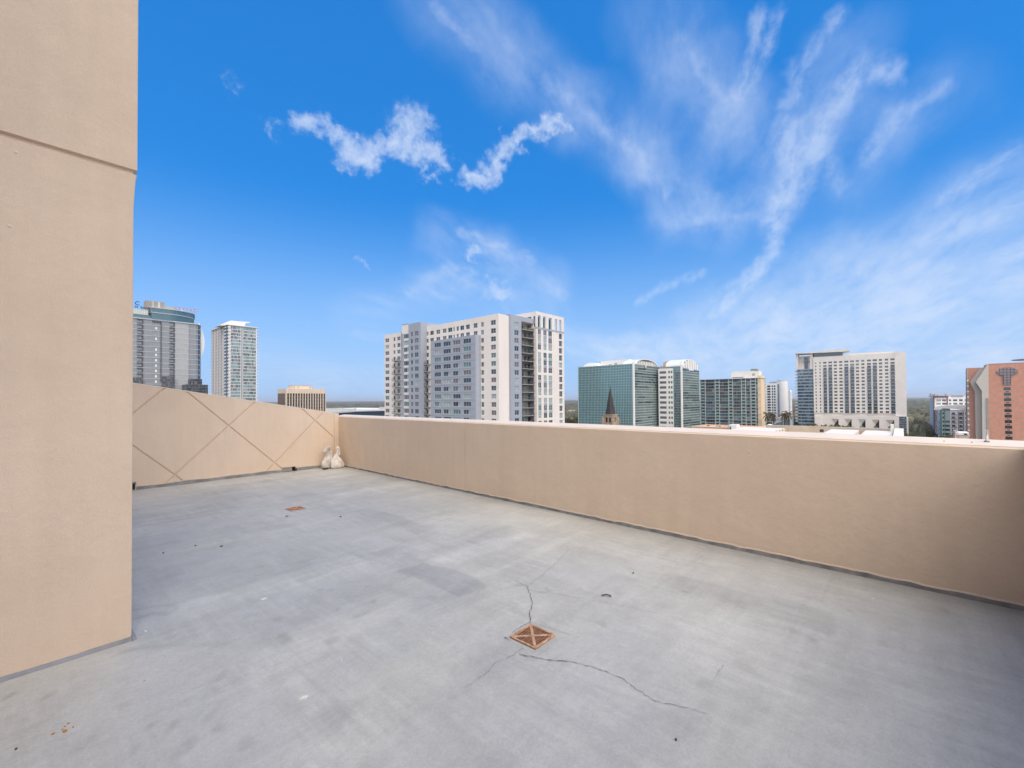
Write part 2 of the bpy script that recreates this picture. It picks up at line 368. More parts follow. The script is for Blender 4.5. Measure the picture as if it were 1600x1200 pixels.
class Face:
    """vertical face of a building on the city grid; ax 'X' -> plane X=c, ax 'Y' -> plane Y=c; sg = sign of the outward normal"""
    def __init__(s, ax, c, sg=-1): s.ax, s.c, s.sg = ax, c, sg
    def u(s, px, py=None):
        r = ray(px, hz(px) if py is None else py)
        return r.y/r.x*s.c if s.ax == 'X' else r.x/r.y*s.c
    def z(s, px, py):
        r = ray(px, py); return CAM_H + r.z * (s.c/(r.x if s.ax == 'X' else r.y))
    def P(s, u, z, d=0):
        return (s.c + s.sg*d, u, z) if s.ax == 'X' else (u, s.c + s.sg*d, z)
    def box(s, mb, u0, u1, z0, z1, d0, d1, m):
        a = s.P(u0, z0, d0); b = s.P(u1, z1, d1); mb.box(a[0], b[0], a[1], b[1], a[2], b[2], m)
    def poly(s, mb, pts, d0, d1, m):
        q = [(s.u(x, y), s.z(x, y)) for x, y in pts]
        mb.prism([s.P(a, b, d0) for a, b in q], [s.P(a, b, d1) for a, b in q], m)
    def holes(s, mb, u0, u1, z0, z1, hs, dep, m, mrev=None):
        """flat wall with rectangular recesses"""
        if u1 < u0: u0, u1 = u1, u0
        hs = [(min(a,b), max(a,b), c, d) for a, b, c, d in hs]
        hs = [(max(a,u0+.01), min(b,u1-.01), max(c,z0+.01), min(d,z1-.01)) for a, b, c, d in hs if b > u0 and a < u1 and d > z0 and c < z1]
        us = sorted({u0, u1, *[h[0] for h in hs], *[h[1] for h in hs]}); zs = sorted({z0, z1, *[h[2] for h in hs], *[h[3] for h in hs]})
        for j in range(len(zs)-1):
            run = None
            zc = (zs[j]+zs[j+1])/2
            row = [h for h in hs if h[2] < zc < h[3]]
            for i in range(len(us)-1):
                uc = (us[i]+us[i+1])/2
                hole = any(h[0] < uc < h[1] for h in row)
                if not hole:
                    if run is None: run = us[i]
                if (hole or i == len(us)-2) and run is not None:
                    e = us[i] if hole else us[i+1]
                    mb.quad([s.P(run, zs[j]), s.P(e, zs[j]), s.P(e, zs[j+1]), s.P(run, zs[j+1])], m); run = None
        for a, b, c, d in hs:
            r = mrev or m
            mb.quad([s.P(a,c), s.P(b,c), s.P(b,c,-dep), s.P(a,c,-dep)], r); mb.quad([s.P(a,d), s.P(b,d), s.P(b,d,-dep), s.P(a,d,-dep)], r)
            mb.quad([s.P(a,c), s.P(a,d), s.P(a,d,-dep), s.P(a,c,-dep)], r); mb.quad([s.P(b,c), s.P(b,d), s.P(b,d,-dep), s.P(b,c,-dep)], r)
    def pane(s, mb, u0, u1, z0, z1, d, m, tilt=0.0):
        t = [random.uniform(-tilt, tilt) for _ in range(3)]
        mb.quad([s.P(u0, z0, d), s.P(u1, z0, d+t[0]), s.P(u1, z1, d+t[0]+t[1]), s.P(u0, z1, d+t[1])], m)
    def curtain(s, mb, u0, u1, z0, z1, nu, nz, mats, mull, mw=.12, mh=.12, tilt=.02, d=0, pr=.12, pick=None):
        if u1 < u0: u0, u1 = u1, u0
        du, dz = (u1-u0)/nu, (z1-z0)/nz
        for j in range(nz):
            for i in range(nu):
                m = pick(i/nu, j/nz) if pick else random.choice(mats)
                s.pane(mb, u0+i*du, u0+(i+1)*du, z0+j*dz, z0+(j+1)*dz, d+.03, m, tilt)
        if mw:
            for i in range(nu+1): s.box(mb, u0+i*du-mw/2, u0+i*du+mw/2, z0, z1, d-.05, d+pr, mull)
        if mh:
            for j in range(nz+1): s.box(mb, u0, u1, z0+j*dz-mh/2, z0+j*dz+mh/2, d-.05, d+pr+.01, mull)

def runs(mats, keep=.86):
    st = [random.choice(mats)]
    def f(u, v):
        if random.random() > keep: st[0] = random.choice(mats)
        return st[0]
    return f
class Bld:
    def __init__(s, name, loc, label, cat='building', group=None):
        s.root = empty(name, loc, label, cat, group); s.wins = []; s.cache = {}
    def win(s, face, u0, u1, z0, z1, d=-.25, style='two', pane=None):
        if u1 < u0: u0, u1 = u1, u0
        s.wins.append((face, u0, u1, z0, z1, d, style, pane or random.choice(['gl_dk','gl_mid','gl_br','gl_br','gl_lt','gl_green','gl_mid'])))
    @staticmethod
    def geo(mb, face, u0, u1, z0, z1, d, style, pane, fr='mullw'):
        w = u1-u0; h = z1-z0; t = min(.055, w*.08)
        n = {'one':1, 'two':2, 'three':3}.get(style, 2)
        for k in range(n):
            a = u0+w*k/n; b = u0+w*(k+1)/n
            face.pane(mb, a, b, z0, z1, d+.02, pane if (style != 'three' or k != 0) else random.choice([pane, 'gl_lt']), .006)
        for k in range(n+1):
            c = u0+w*k/n; face.box(mb, max(u0, c-t/2), min(u1, c+t/2), z0, z1, d-.02, d+.07, fr)
        face.box(mb, u0, u1, z0, z0+t, d-.02, d+.08, fr); face.box(mb, u0, u1, z1-t, z1, d-.02, d+.08, fr)
        if style in ('two',) and (int(z0*7)+int(u0*3)) % 3: face.box(mb, u0, u1, z0+h*.5-t/3, z0+h*.5+t/3, d-.02, d+.06, fr)
    def finish(s, frame='mullw', limit=100, name='window'):
        def size(w):
            f, u0, u1, z0, z1 = w[:5]; p = Vector(f.P((u0+u1)/2, (z0+z1)/2)); dist = max(1, p.length)
            wide = (u1-u0)*abs((p.x if f.ax == 'X' else p.y)/dist)
            vis = 1 if z1 > CAM_H - .12*dist else .01
            return -(wide*(z1-z0)/dist**2)*vis
        ws = sorted(s.wins, key=size)
        for w in ws[:limit]:
            mb = MB(); Bld.geo(mb, *w, fr=frame)
            f, u0, u1, z0, z1, d = w[:6]
            mb.build(name, s.root, origin=f.P((u0+u1)/2, z0, d))
        if len(ws) > limit:
            mb = MB()
            for w in ws[limit:]: Bld.geo(mb, *w, fr=frame)
            tag(mb.build(name, s.root), kind='stuff')

def balcony(b, face, u0, u1, z, dep, slab='beton', rail='rail', solid=False, h=1.05, name='balcony', t=.2):
    mb = MB(); face.box(mb, u0, u1, z-t, z, 0, dep, slab); o = mb.build(name, b.root, origin=face.P((u0+u1)/2, z)); mb = MB()
    if solid:
        face.box(mb, u0, u1, z+.02, z+h, dep-.06, dep, rail)
    else:
        face.box(mb, u0, u1, z+h-.06, z+h, dep-.06, dep, rail); face.box(mb, u0, u1, z+.08, z+.13, dep-.06, dep, rail)
        n = max(3, int(abs(u1-u0)/.35))
        for k in range(n+1):
            c = u0+(u1-u0)*k/n; face.box(mb, c-.025, c+.025, z, z+h, dep-.05, dep-.01, rail)
        for c in (u0, u1):
            face.box(mb, c-.03, c+.03, z+h-.06, z+h, 0, dep, rail)
    mb.build('railing', o, origin=face.P((u0+u1)/2, z))
    return o

# ================================================================ THE ROOF TERRACE
WS = .0268                                  # the long parapet runs 1.5 degrees off the grid
def wx(y, off=0): return 4.40 + off + WS*y
YL, YE, PXR, PYF = 9.17, -.60, .455, 3.405  # far wall, near end wall, corner of the tall wall

def terrace_floor():
    x0, x1, y0, y1, st = -3.2, 4.75, -1.7, 9.3, .022
    nx, ny = int((x1-x0)/st)+1, int((y1-y0)/st)+1
    X, Y = np.meshgrid(np.linspace(x0, x1, nx), np.linspace(y0, y1, ny))
    r = np.random.default_rng(11)
    def vnoise(sx, sy, seed):
        q = np.random.default_rng(seed); g = q.random((int((y1-y0)/sy)+4, int((x1-x0)/sx)+4))
        a = (X-x0)/sx; b = (Y-y0)/sy; i = a.astype(int); j = b.astype(int); fa = a-i; fb = b-j
        fa = fa*fa*(3-2*fa); fb = fb*fb*(3-2*fb)
        return (g[j,i]*(1-fa)+g[j,i+1]*fa)*(1-fb)+(g[j+1,i]*(1-fa)+g[j+1,i+1]*fa)*fb
    tone = np.zeros_like(X); hue = np.zeros_like(X)
    # roller-wide coats laid along and across the terrace
    wob = (vnoise(.25, .25, 1)-.5)*.09
    for k in range(240):
        cx, cy = r.uniform(x0, x1), r.uniform(y0, y1); L, w = r.uniform(.35, 1.8), r.uniform(.09, .32)
        if r.random() < .45: L, w = w, L
        ed = r.uniform(.012, .07)
        d = np.maximum(np.abs(X-cx+wob)-L/2, np.abs(Y-cy+wob)-w/2); m = np.clip(.5-d/ed, 0, 1)
        a = r.normal(0, .05); tone += m*a
        if r.random() < .4: hue += m*r.uniform(-.25, .5)
    for s, a, sd in ((1.3, .12, 3), (.5, .11, 4), (.17, .08, 5), (.06, .06, 6)): tone += (vnoise(s, s, sd)-.5)*a
    tone += (vnoise(1.4, .055, 8)-.5)*.06*np.clip((Y-2.5)/2, 0, 1) + (vnoise(.05, .9, 9)-.5)*.03
    hue += (vnoise(.9, .7, 12)-.5)*.9
    def blob(px, py, rx, ry, a, ang=0, h=0):
        p = ground(px, py); dx, dy = X-p.x, Y-p.y; c, s = math.cos(ang), math.sin(ang)
        u, v = (dx*c+dy*s)/rx, (-dx*s+dy*c)/ry
        m = np.clip(1.25-np.sqrt(u*u+v*v)+ (vnoise(.05, .05, int(px))-.5)*.5, 0, 1); m = np.minimum(m*1.6, 1)
        nonlocal tone, hue
        tone += m*a; hue += m*h
    for px, py, rx, ry, a in [(440,995,.035,.03,-.13),(447,1001,.04,.03,-.14),(519,1000,.04,.035,-.13),(434,968,.035,.03,-.12),(435,1038,.025,.02,-.12),
            (560,962,.03,.03,-.1),(573,957,.03,.025,-.1),(528,952,.025,.02,-.1),(500,922,.03,.03,-.13),(515,922,.03,.03,-.1),(575,916,.02,.02,-.12),(583,940,.03,.02,-.13),
            (675,933,.04,.04,-.1),(940,973,.04,.03,-.13),(965,928,.02,.02,-.15),(1070,925,.025,.025,-.12),(1035,905,.03,.02,-.12),(985,889,.04,.03,-.1),(1270,1000,.035,.03,-.16),
            (1160,1040,.05,.04,-.08),(1100,1068,.03,.04,-.12),(1195,1110,.02,.04,-.1),(1330,955,.03,.02,-.1),(1480,955,.04,.03,-.1),(1240,985,.05,.03,-.08),
            (15,1088,.04,.02,-.16),(80,1085,.05,.02,-.14),(65,1128,.04,.025,-.1),(132,1162,.05,.03,-.1),(195,1103,.04,.03,-.1),(237,1134,.03,.02,-.12),(272,1133,.05,.02,-.14),
            (290,1168,.06,.03,-.14),(340,1140,.03,.03,-.14),(345,1057,.05,.02,-.12),(388,1160,.05,.04,-.13),(210,1172,.03,.02,-.1),(330,1118,.04,.02,-.08),(708,1088,.02,.03,-.1),(855,920,.04,.02,-.12)]:
        blob(px, py, rx, ry, a*1.15, .9)
    blob(812, 914, .06, .015, -.2, -.6)
    blob(690, 930, .38, .22, -.05, .4, .7); blob(770, 1010, .25, .12, -.03, .4, .3); blob(250, 850, .9, .35, -.05, .1, .5)
    blob(530, 930, .7, .25, -.035, .1, .5); blob(1010, 1150, .3, .12, -.05, -.3, .3); blob(520, 1125, .13, .07, -.12, .9, .4)
    blob(600, 1090, .5, .2, .04, .2, -.5); blob(1150, 1000, .5, .4, .03, .1, -.4)
    # water run-off marks beside the tall wall
    def stroke(pts, w, a):
        nonlocal tone
        P = [ground(*p) for p in pts]; d = np.full_like(X, 9.)
        for A, B in zip(P, P[1:]):
            bx, by = B.x-A.x, B.y-A.y; t = np.clip(((X-A.x)*bx+(Y-A.y)*by)/(bx*bx+by*by), 0, 1)
            d = np.minimum(d, np.hypot(X-A.x-t*bx, Y-A.y-t*by))
        tone = tone + a*np.clip(1.3-d/w, 0, 1)
    stroke([(211,953),(240,948),(262,945),(275,948),(272,956),(262,959),(240,958),(212,967)], .022, -.15)
    stroke([(190,1017),(225,1014),(260,1008),(350,1008)], .03, -.10); stroke([(205,1015),(230,1012)], .05, -.1)
    stroke([(720,905),(770,925),(850,900)], .02, -.04); stroke([(300,905),(420,885),(520,870)], .02, -.05)
    stroke([(460,797),(520,790),(600,784)], .03, -.07); stroke([(452,806),(447,808)], .05, -.15)
    # shade along the parapet feet, painted into the floor tone with ragged edges
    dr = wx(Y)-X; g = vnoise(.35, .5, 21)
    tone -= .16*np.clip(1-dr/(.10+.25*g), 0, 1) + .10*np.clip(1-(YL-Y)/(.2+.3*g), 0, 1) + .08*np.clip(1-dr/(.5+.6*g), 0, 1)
    tone -= .10*np.clip(1-np.hypot(X-4.4, Y+.6)/(.5+.5*g), 0, 1)  # shade of the near end corner, painted in as well
    me = bpy.data.meshes.new('terrace_floor')
    idx = np.arange(nx*ny).reshape(ny, nx)
    z = (vnoise(.9, .9, 30)-.5)*.006
    for gx, gy in DRAINS:   # dished towards the drains
        z -= .012*np.exp(-((X-gx)**2+(Y-gy)**2)/.18)
    me.vertices.add(nx*ny); me.vertices.foreach_set('co', np.stack([X, Y, z], -1).astype(np.float32).ravel())
    q = np.stack([idx[:-1,:-1], idx[:-1,1:], idx[1:,1:], idx[1:,:-1]], -1).reshape(-1, 4)
    keep = np.ones(len(q), bool); mx = X.ravel()[q].mean(1); my = Y.ravel()[q].mean(1)
    q = q[keep]
    me.loops.add(q.size); me.loops.foreach_set('vertex_index', q.ravel().astype(np.int32))
    me.polygons.add(len(q)); me.polygons.foreach_set('loop_start', np.arange(0, q.size, 4, dtype=np.int32)); me.polygons.foreach_set('loop_total', np.full(len(q), 4, np.int32))
    me.polygons.foreach_set('use_smooth', [True]*len(q)); me.update()
    at = me.attributes.new('coat_and_shade', 'FLOAT', 'POINT'); at.data.foreach_set('value', tone.astype(np.float32).ravel())
    at = me.attributes.new('hue', 'FLOAT', 'POINT'); at.data.foreach_set('value', hue.astype(np.float32).ravel())
    m = bpy.data.materials.new('grey_deck_paint'); m.use_nodes = True; nt = m.node_tree; N = nt.nodes; L = nt.links; b = N['Principled BSDF']
    tc = N.new('ShaderNodeTexCoord')
    def nz(s, d, rr=.6):
        n = N.new('ShaderNodeTexNoise'); n.inputs['Scale'].default_value = s; n.inputs['Detail'].default_value = d; n.inputs['Roughness'].default_value = rr; L.new(tc.outputs['Object'], n.inputs['Vector']); return n.outputs[0]
    def mr(v, a, c, d, e):
        n = N.new('ShaderNodeMapRange'); L.new(v, n.inputs[0])
        for i, k in enumerate((a, c, d, e)): n.inputs[i+1].default_value = k
        return n.outputs[0]
    def mt(o, a, c):
        n = N.new('ShaderNodeMath'); n.operation = o; L.new(a, n.inputs[0])
        if isinstance(c, (int, float)): n.inputs[1].default_value = c
        else: L.new(c, n.inputs[1])
        return n.outputs[0]
    a1 = N.new('ShaderNodeAttribute'); a1.attribute_name = 'coat_and_shade'; a2 = N.new('ShaderNodeAttribute'); a2.attribute_name = 'hue'
    hm = N.new('ShaderNodeMix'); hm.data_type = 'RGBA'; L.new(mr(a2.outputs['Fac'], -.6, .9, 0, 1), hm.inputs[0])
    hm.inputs[6].default_value = FLOOR_A; hm.inputs[7].default_value = FLOOR_B
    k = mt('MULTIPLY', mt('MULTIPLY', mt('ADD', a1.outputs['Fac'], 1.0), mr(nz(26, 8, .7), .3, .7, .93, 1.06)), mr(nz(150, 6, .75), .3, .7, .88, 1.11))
    def an(sc3, s, lo_, hi_, seed):
        mp = N.new('ShaderNodeMapping'); mp.inputs['Scale'].default_value = sc3; mp.inputs['Location'].default_value = (seed, seed*2, 0); mp.inputs['Rotation'].default_value = (0, 0, .03*seed); L.new(tc.outputs['Object'], mp.inputs[0])
        n = N.new('ShaderNodeTexNoise'); n.inputs['Scale'].default_value = s; n.inputs['Detail'].default_value = 8; n.inputs['Roughness'].default_value = .68; L.new(mp.outputs[0], n.inputs['Vector'])
        return mr(n.outputs[0], .32, .68, lo_, hi_)
    def masked(v, ms, off):
        n = N.new('ShaderNodeMix'); n.data_type = 'FLOAT'; L.new(mr(nz(ms, 3), .45+off, .58+off, 0, 1), n.inputs[0]); n.inputs[2].default_value = 1.0; L.new(v, n.inputs[3]); return n.outputs[0]
    k = mt('MULTIPLY', mt('MULTIPLY', k, masked(an((1, .09, 1), 15, .89, 1.08, 1), 1.3, -.02)), masked(an((.07, 1, 1), 12, .91, 1.07, 2), 1.7, .0))
    k = mt('MULTIPLY', k, an((1, .8, 1), 7, .955, 1.035, 4))
    k = mt('MULTIPLY', k, an((1, 1, 1), 60, .93, 1.05, 3))
    # sparse pale flecks and dark specks
    vo = N.new('ShaderNodeTexVoronoi'); vo.inputs['Scale'].default_value = 7; L.new(tc.outputs['Object'], vo.inputs['Vector'])
    fl = mt('MULTIPLY', mr(vo.outputs['Distance'], 0, .05, 1, 0), mr(vo.outputs['Color'], .80, .83, 0, 1))
    vo2 = N.new('ShaderNodeTexVoronoi'); vo2.inputs['Scale'].default_value = 5; L.new(tc.outputs['Object'], vo2.inputs['Vector'])
    dk = mt('MULTIPLY', mr(vo2.outputs['Distance'], .02, .045, 1, 0), mr(vo2.outputs['Color'], .82, .84, 0, 1))
    sc = N.new('ShaderNodeVectorMath'); sc.operation = 'SCALE'; L.new(hm.outputs[2], sc.inputs[0]); L.new(k, sc.inputs['Scale'])
    f1 = N.new('ShaderNodeMix'); f1.data_type = 'RGBA'; L.new(mt('MULTIPLY', fl, .7), f1.inputs[0]); L.new(sc.outputs[0], f1.inputs[6]); f1.inputs[7].default_value = (.62, .6, .56, 1)
    f2 = N.new('ShaderNodeMix'); f2.data_type = 'RGBA'; L.new(mt('MULTIPLY', dk, .75), f2.inputs[0]); L.new(f1.outputs[2], f2.inputs[6]); f2.inputs[7].default_value = (.06, .055, .05, 1)
    L.new(f2.outputs[2], b.inputs['Base Color'])
    L.new(mr(nz(3, 5), .3, .7, .42, .68), b.inputs['Roughness']); b.inputs['Specular IOR Level'].default_value = .35
    h = mt('ADD', mr(nz(170, 6, .7), 0, 1, 0, .0014), mr(nz(20, 5), 0, 1, 0, .002))
    bp = N.new('ShaderNodeBump'); bp.inputs['Strength'].default_value = 1; bp.inputs['Distance'].default_value = 1; L.new(h, bp.inputs['Height']); L.new(bp.outputs[0], b.inputs['Normal'])
    me.materials.append(m)
    o = bpy.data.objects.new('terrace_floor', me); S.collection.objects.link(o); tag(o, 'grey painted concrete roof terrace floor with hairline cracks and stains', kind='structure')
    return o
FLOOR_A = (.468, .462, .420, 1)
FLOOR_B = (.408, .408, .398, 1)
DRAINS = [(2.045, 1.662), (2.42, 5.95)]
floor = terrace_floor()
def fz(x, y):
    return -.012*sum(math.exp(-((x-a)**2+(y-b)**2)/.18) for a, b in DRAINS)

def crack(pts, w, n=14, jag=.012):
    """a hairline crack: a thin ribbon in the floor skin"""
    P = [ground(*p) for p in pts]; Q = []
    for A, B in zip(P, P[1:]):
        k = max(2, int((B-A).length/.014))
        for i in range(k): Q.append(A.lerp(B, i/k))
    Q.append(P[-1]); mb = MB(); prev = None
    for i, q in enumerate(Q):
        e = i/(len(Q)-1); d = (Q[min(i+1, len(Q)-1)]-Q[max(i-1, 0)]).normalized(); nrm = Vector((-d.y, d.x, 0))
        c = q + nrm*random.uniform(-jag, jag)*.45; ww = w*random.uniform(.3, 1.25)*(1-.65*e)*.5
        z = fz(c.x, c.y)+.0055
        a, b = (c.x-nrm.x*ww, c.y-nrm.y*ww, z), (c.x+nrm.x*ww, c.y+nrm.y*ww, z)
        if prev: mb.quad([prev[0], prev[1], b, a], 'crack')
        prev = (a, b)
    return mb.build('crack', floor)
crack([(829,972),(827,960),(832,942),(827,925),(823,916)], .0065)
crack([(825,918),(812,912),(803,906)], .003); crack([(825,917),(834,910),(870,880),(890,858)], .0022)
crack([(826,923),(870,928),(950,943),(1010,955),(1090,975)], .0022)
crack([(786,966),(765,960),(745,952)], .0) if False else None
crack([(828,971),(815,977),(800,987)], .006, jag=.002); crack([(789,994),(797,999)], .008, jag=.001); crack([(830,971),(860,980),(905,995)], .003, jag=.003)
crack([(815,1007),(816,1011),(802,1022),(772,1036),(760,1052),(725,1076)], .003)
crack([(811,1020),(840,1027),(895,1034),(935,1045),(975,1062),(990,1075),(1025,1098),(1070,1106),(1110,1118)], .0055)
crack([(754,890),(775,899)], .0025); crack([(1130,1040),(1117,1062)], .002)

def ribbon(pts, w, m, name, z=.006):
    pass

def drain(cx, cy, sz, label, flip=False):
    loc = (cx, cy, fz(cx, cy))
    root = empty('floor_drain', loc, label, 'drain', 'rusty floor drains in the terrace')
    h = sz/2; t = .011
    mb = MB(); z0, z1 = loc[2]+.004, loc[2]+.010
    for a in ((-h, h, -h, -h+t), (-h, h, h-t, h), (-h, -h+t, -h+t, h-t), (h-t, h, -h+t, h-t)):
        mb.box(cx+a[0], cx+a[1], cy+a[2], cy+a[3], z0, z1, 'rustpale')
    mb.build('frame', root)
    mb = MB(); mb.box(cx-h+t, cx+h-t, cy-h+t, cy+h-t, loc[2]+.0035, loc[2]+.0050, 'hole'); mb.build('sump', root)
    g = MB(); i = h-t; n = 11; st = 2*i/n
    dd = Vector((1, -1 if not flip else 1, 0)).normalized()
    # ribs: two opposite quarters run one way, the others too, all along x, broken by a diagonal cross
    for k in range(n):
        y = -i+st*(k+.5)
        g.box(cx-i, cx+i, cy+y-st*.2, cy+y+st*.2, loc[2]+.0062, loc[2]+.0088, 'rust')
    for sx in (1, -1):
        a = Vector((-i, -i*sx, 0)); b = -a; nn = Vector((a.y, -a.x, 0)).normalized()*.008
        o = Vector((cx, cy, loc[2]))
        q = [a+nn, b+nn, b-nn, a-nn]
        g.prism([o+p+Vector((0,0,.0060)) for p in q], [o+p+Vector((0,0,.0094+.0002*sx)) for p in q], 'rustpale')
    g.build('grate', root)
drain(*DRAINS[0], .196, 'rusty square floor drain with slotted grate in the middle of the cracked floor')
drain(*DRAINS[1], .190, 'smaller-looking rusty floor drain farther off, near the corner with the bags')

# ---- long parapet (right)
def long_parapet():
    root = empty('parapet_wall', (wx(0), 0, 0), 'long beige stucco parapet wall running along the right of the terrace', 'parapet')
    y0, y1 = YE-.25, YL+.2; zi, zo, th = 1.062, 1.092, .22
    mb = MB()
    jy = 4.99                                     # hairline joint in the render
    c = .012
    def prof(y, dent=0):
        x = wx(y)
        return [(x+dent, y, -.4), (x+dent, y, zi-c), (x+c, y, zi), (x+th, y, zo), (x+th+.003, y, -.4)]
    cuts = [y0, jy-.003, jy-.0025, jy+.0025, jy+.003, y1]
    for k in range(5):
        d = .006 if k == 2 else 0
        mb.prism([Vector(p) for p in prof(cuts[k], d)], [Vector(p) for p in prof(cuts[k+1], d)], 'stucco')
    mb.build('wall', root)
    mb = MB(); ys = np.linspace(y0, y1, 60)
    for a, b in zip(ys, ys[1:]):
        e = .002
        mb.prism([(wx(a)+c, a, zi+e), (wx(a)+th+.004, a, zo+e), (wx(a)+th+.004, a, zo-.02), (wx(a)+th/2, a, zi-.005)],
                 [(wx(b)+c, b, zi+e), (wx(b)+th+.004, b, zo+e), (wx(b)+th+.004, b, zo-.02), (wx(b)+th/2, b, zi-.005)], 'cap')
    mb.build('coping', root)
    mb = MB(); ys = np.linspace(YE, YL, 120); r = random.Random(3); hs = [.020+.012*r.random() for _ in ys]
    for i in range(len(ys)-1):
        a, b = ys[i], ys[i+1]
        mb.prism([(wx(a)-.018, a, -.01), (wx(a)-.008, a, hs[i]), (wx(a)+.004, a, hs[i]+.004), (wx(a)+.004, a, -.01)],
                 [(wx(b)-.018, b, -.01), (wx(b)-.008, b, hs[i+1]), (wx(b)+.004, b, hs[i+1]+.004), (wx(b)+.004, b, -.01)], 'skirt')
    sk = mb.build('skirting', root)
    mb = MB()
    for i in range(len(ys)-1):
        a, b = ys[i], ys[i+1]; ha, hb = hs[i]+.003, hs[i+1]+.003
        mb.prism([(wx(a)-.006, a, ha), (wx(a)+.003, a, ha), (wx(a)+.003, a, ha+.012), (wx(a)-.003, a, ha+.010)],
                 [(wx(b)-.006, b, hb), (wx(b)+.003, b, hb), (wx(b)+.003, b, hb+.012), (wx(b)-.003, b, hb+.010)], 'bead')
    mb.build('sealant_bead', sk)
long_parapet()

# ---- sloped parapet (left) with the diamond grooves
def wallpt(px, py):
    r = ray(px, py); k = YL/r.y; return Vector((r.x*k, YL, CAM_H+r.z*k))
def sloped_parapet():
    root = empty('parapet_wall', (1.2, YL, 0), 'sloping beige stucco parapet wall with diamond grooves behind the tall wall', 'parapet')
    xa, xb = -2.2, wx(YL)
    zt = lambda x: 1.706-(x-1.227)*.1712
    front = [(xa, YL, -.4), (xb, YL, -.4), (xb, YL, zt(xb)), (xa, YL, zt(xa))]
    mb = MB(); mb.prism([Vector(p) for p in front], [Vector((p[0], YL+.2, p[2])) for p in front], 'stucco')
    w = mb.build('wall', root)
    w.data.materials.append(M['stucco'])
    cu = MB()
    def S4(zx, zy): return 200+zx/4.4444, 590+zy/4.4444
    segs = [((-700,840),(262,66)), ((392,86),(1072,636)), ((890,160),(262,732)), ((-300,238),(386,720)), ((1196,206),(1423,411)), ((1350,246),(968,646))]
    for A, B in segs:
        a, b = wallpt(*S4(*A)), wallpt(*S4(*B)); d = (b-a).normalized(); n = Vector((-d.z, 0, d.x))
        wd, dp = .016, .017
        la = [a+n*wd+Vector((0,-.01,0)), a-n*wd+Vector((0,-.01,0)), a-n*wd*.55+Vector((0,dp,0)), a+n*wd*.55+Vector((0,dp,0))]
        lb = [p+(b-a) for p in la]
        cu.prism(la, lb, 'stucco')
    # scupper openings
    def cutbox(px0, px1, zt_):
        a = wallpt(px0, 733); b = wallpt(px1, 733); cu.box(a.x, b.x, YL-.05, YL+.14, -.02, zt_, 'hole'); return a.x, b.x
    s1 = cutbox(443, 460, .085)
    cu.box(wallpt(521.3,700).x, wallpt(522.4,700).x, YL-.02, YL+.012, -.05, 1.3, 'stucco')
    c = cu.build('cutter'); 
    bm = w.modifiers.new('b', 'BOOLEAN'); bm.operation = 'DIFFERENCE'; bm.object = c; bm.solver = 'EXACT'; bm.use_self = True
    dg = bpy.context.evaluated_depsgraph_get(); me = bpy.data.meshes.new_from_object(w.evaluated_get(dg)); w.modifiers.clear()
    w.data = me; bpy.data.objects.remove(c)
    mb = MB()
    n = 40
    for i in range(n):
        a, b = xa+(xb-xa)*i/n, xa+(xb-xa)*(i+1)/n
        mb.prism([(a, YL-.004, zt(a)-.008), (a, YL+.008, zt(a)+.004), (a, YL+.204, zt(a)+.006), (a, YL+.204, zt(a)-.02), (a, YL+.05, zt(a)-.01)],
                 [(b, YL-.004, zt(b)-.008), (b, YL+.008, zt(b)+.004), (b, YL+.204, zt(b)+.006), (b, YL+.204, zt(b)-.02), (b, YL+.05, zt(b)-.01)], 'cap')
    mb.build('coping', root)
    r = random.Random(9); xs = np.linspace(xa, xb-.02, 420); hs = [.047+.008*math.sin(i*.13)*math.sin(i*.031)+.004*r.random() for i in range(len(xs))]
    mb = MB(); bd = MB()
    for i in range(len(xs)-1):
        a, b = xs[i], xs[i+1]
        if b > s1[0]-.005 and a < s1[1]+.005: continue
        mb.prism([(a, YL-.03, -.01), (a, YL-.012, hs[i]), (a, YL+.004, hs[i]), (a, YL+.004, -.01)], [(b, YL-.03, -.01), (b, YL-.012, hs[i+1]), (b, YL+.004, hs[i+1]), (b, YL+.004, -.01)], 'skirt')
        bd.box(a, b, YL-.008, YL+.002, hs[i]+.001, hs[i]+.013, 'bead')
    sk = mb.build('skirting', root); bd.build('sealant_bead', sk)
    mb = MB(); a, b = s1
    mb.box(a-.02, b+.02, YL-.045, YL+.10, .085, .091, 'tin'); mb.box(a-.02, a-.014, YL-.04, YL+.10, -.01, .0848, 'tin'); mb.box(b-.006, b, YL-.05, YL+.10, -.01, .0848, 'darkstuff')
    mb.box(a-.012, b-.05, YL-.012, YL-.006, .008, .08, 'tin'); mb.box(b+.002, b+.03, YL-.05, YL-.01, -.01, .05, 'darkstuff')
    mb.build('scupper', root)
sloped_parapet()
mb = MB(); p = wallpt(209.5, 748)
mb.box(p.x-.10, p.x+.018, YL-.052, YL-.012, -.01, .13, 'skirt'); mb.box(p.x+.006, p.x+.0185, YL-.056, YL-.05, .0, .10, 'tin'); mb.box(p.x-.09, p.x+.005, YL-.054, YL-.0522, .02, .11, 'hole')
tag(mb.build('scupper_box', origin=(p.x, YL-.03, 0)), 'small dark metal scupper box low on the sloping wall at the tall wall edge', 'scupper')

# ---- near end wall at the right edge
mb = MB(); mb.box(-3.2, wx(YE)-.004, YE-.22, YE, -.4, 1.06, 'stucco'); mb.box(-3.2, wx(YE)-.006, YE-.222, YE+.002, 1.0605, 1.075, 'cap')
tag(mb.build('end_wall', origin=(1, YE-.1, 0)), 'short beige end wall seen edge-on at the right edge of the view', 'wall')

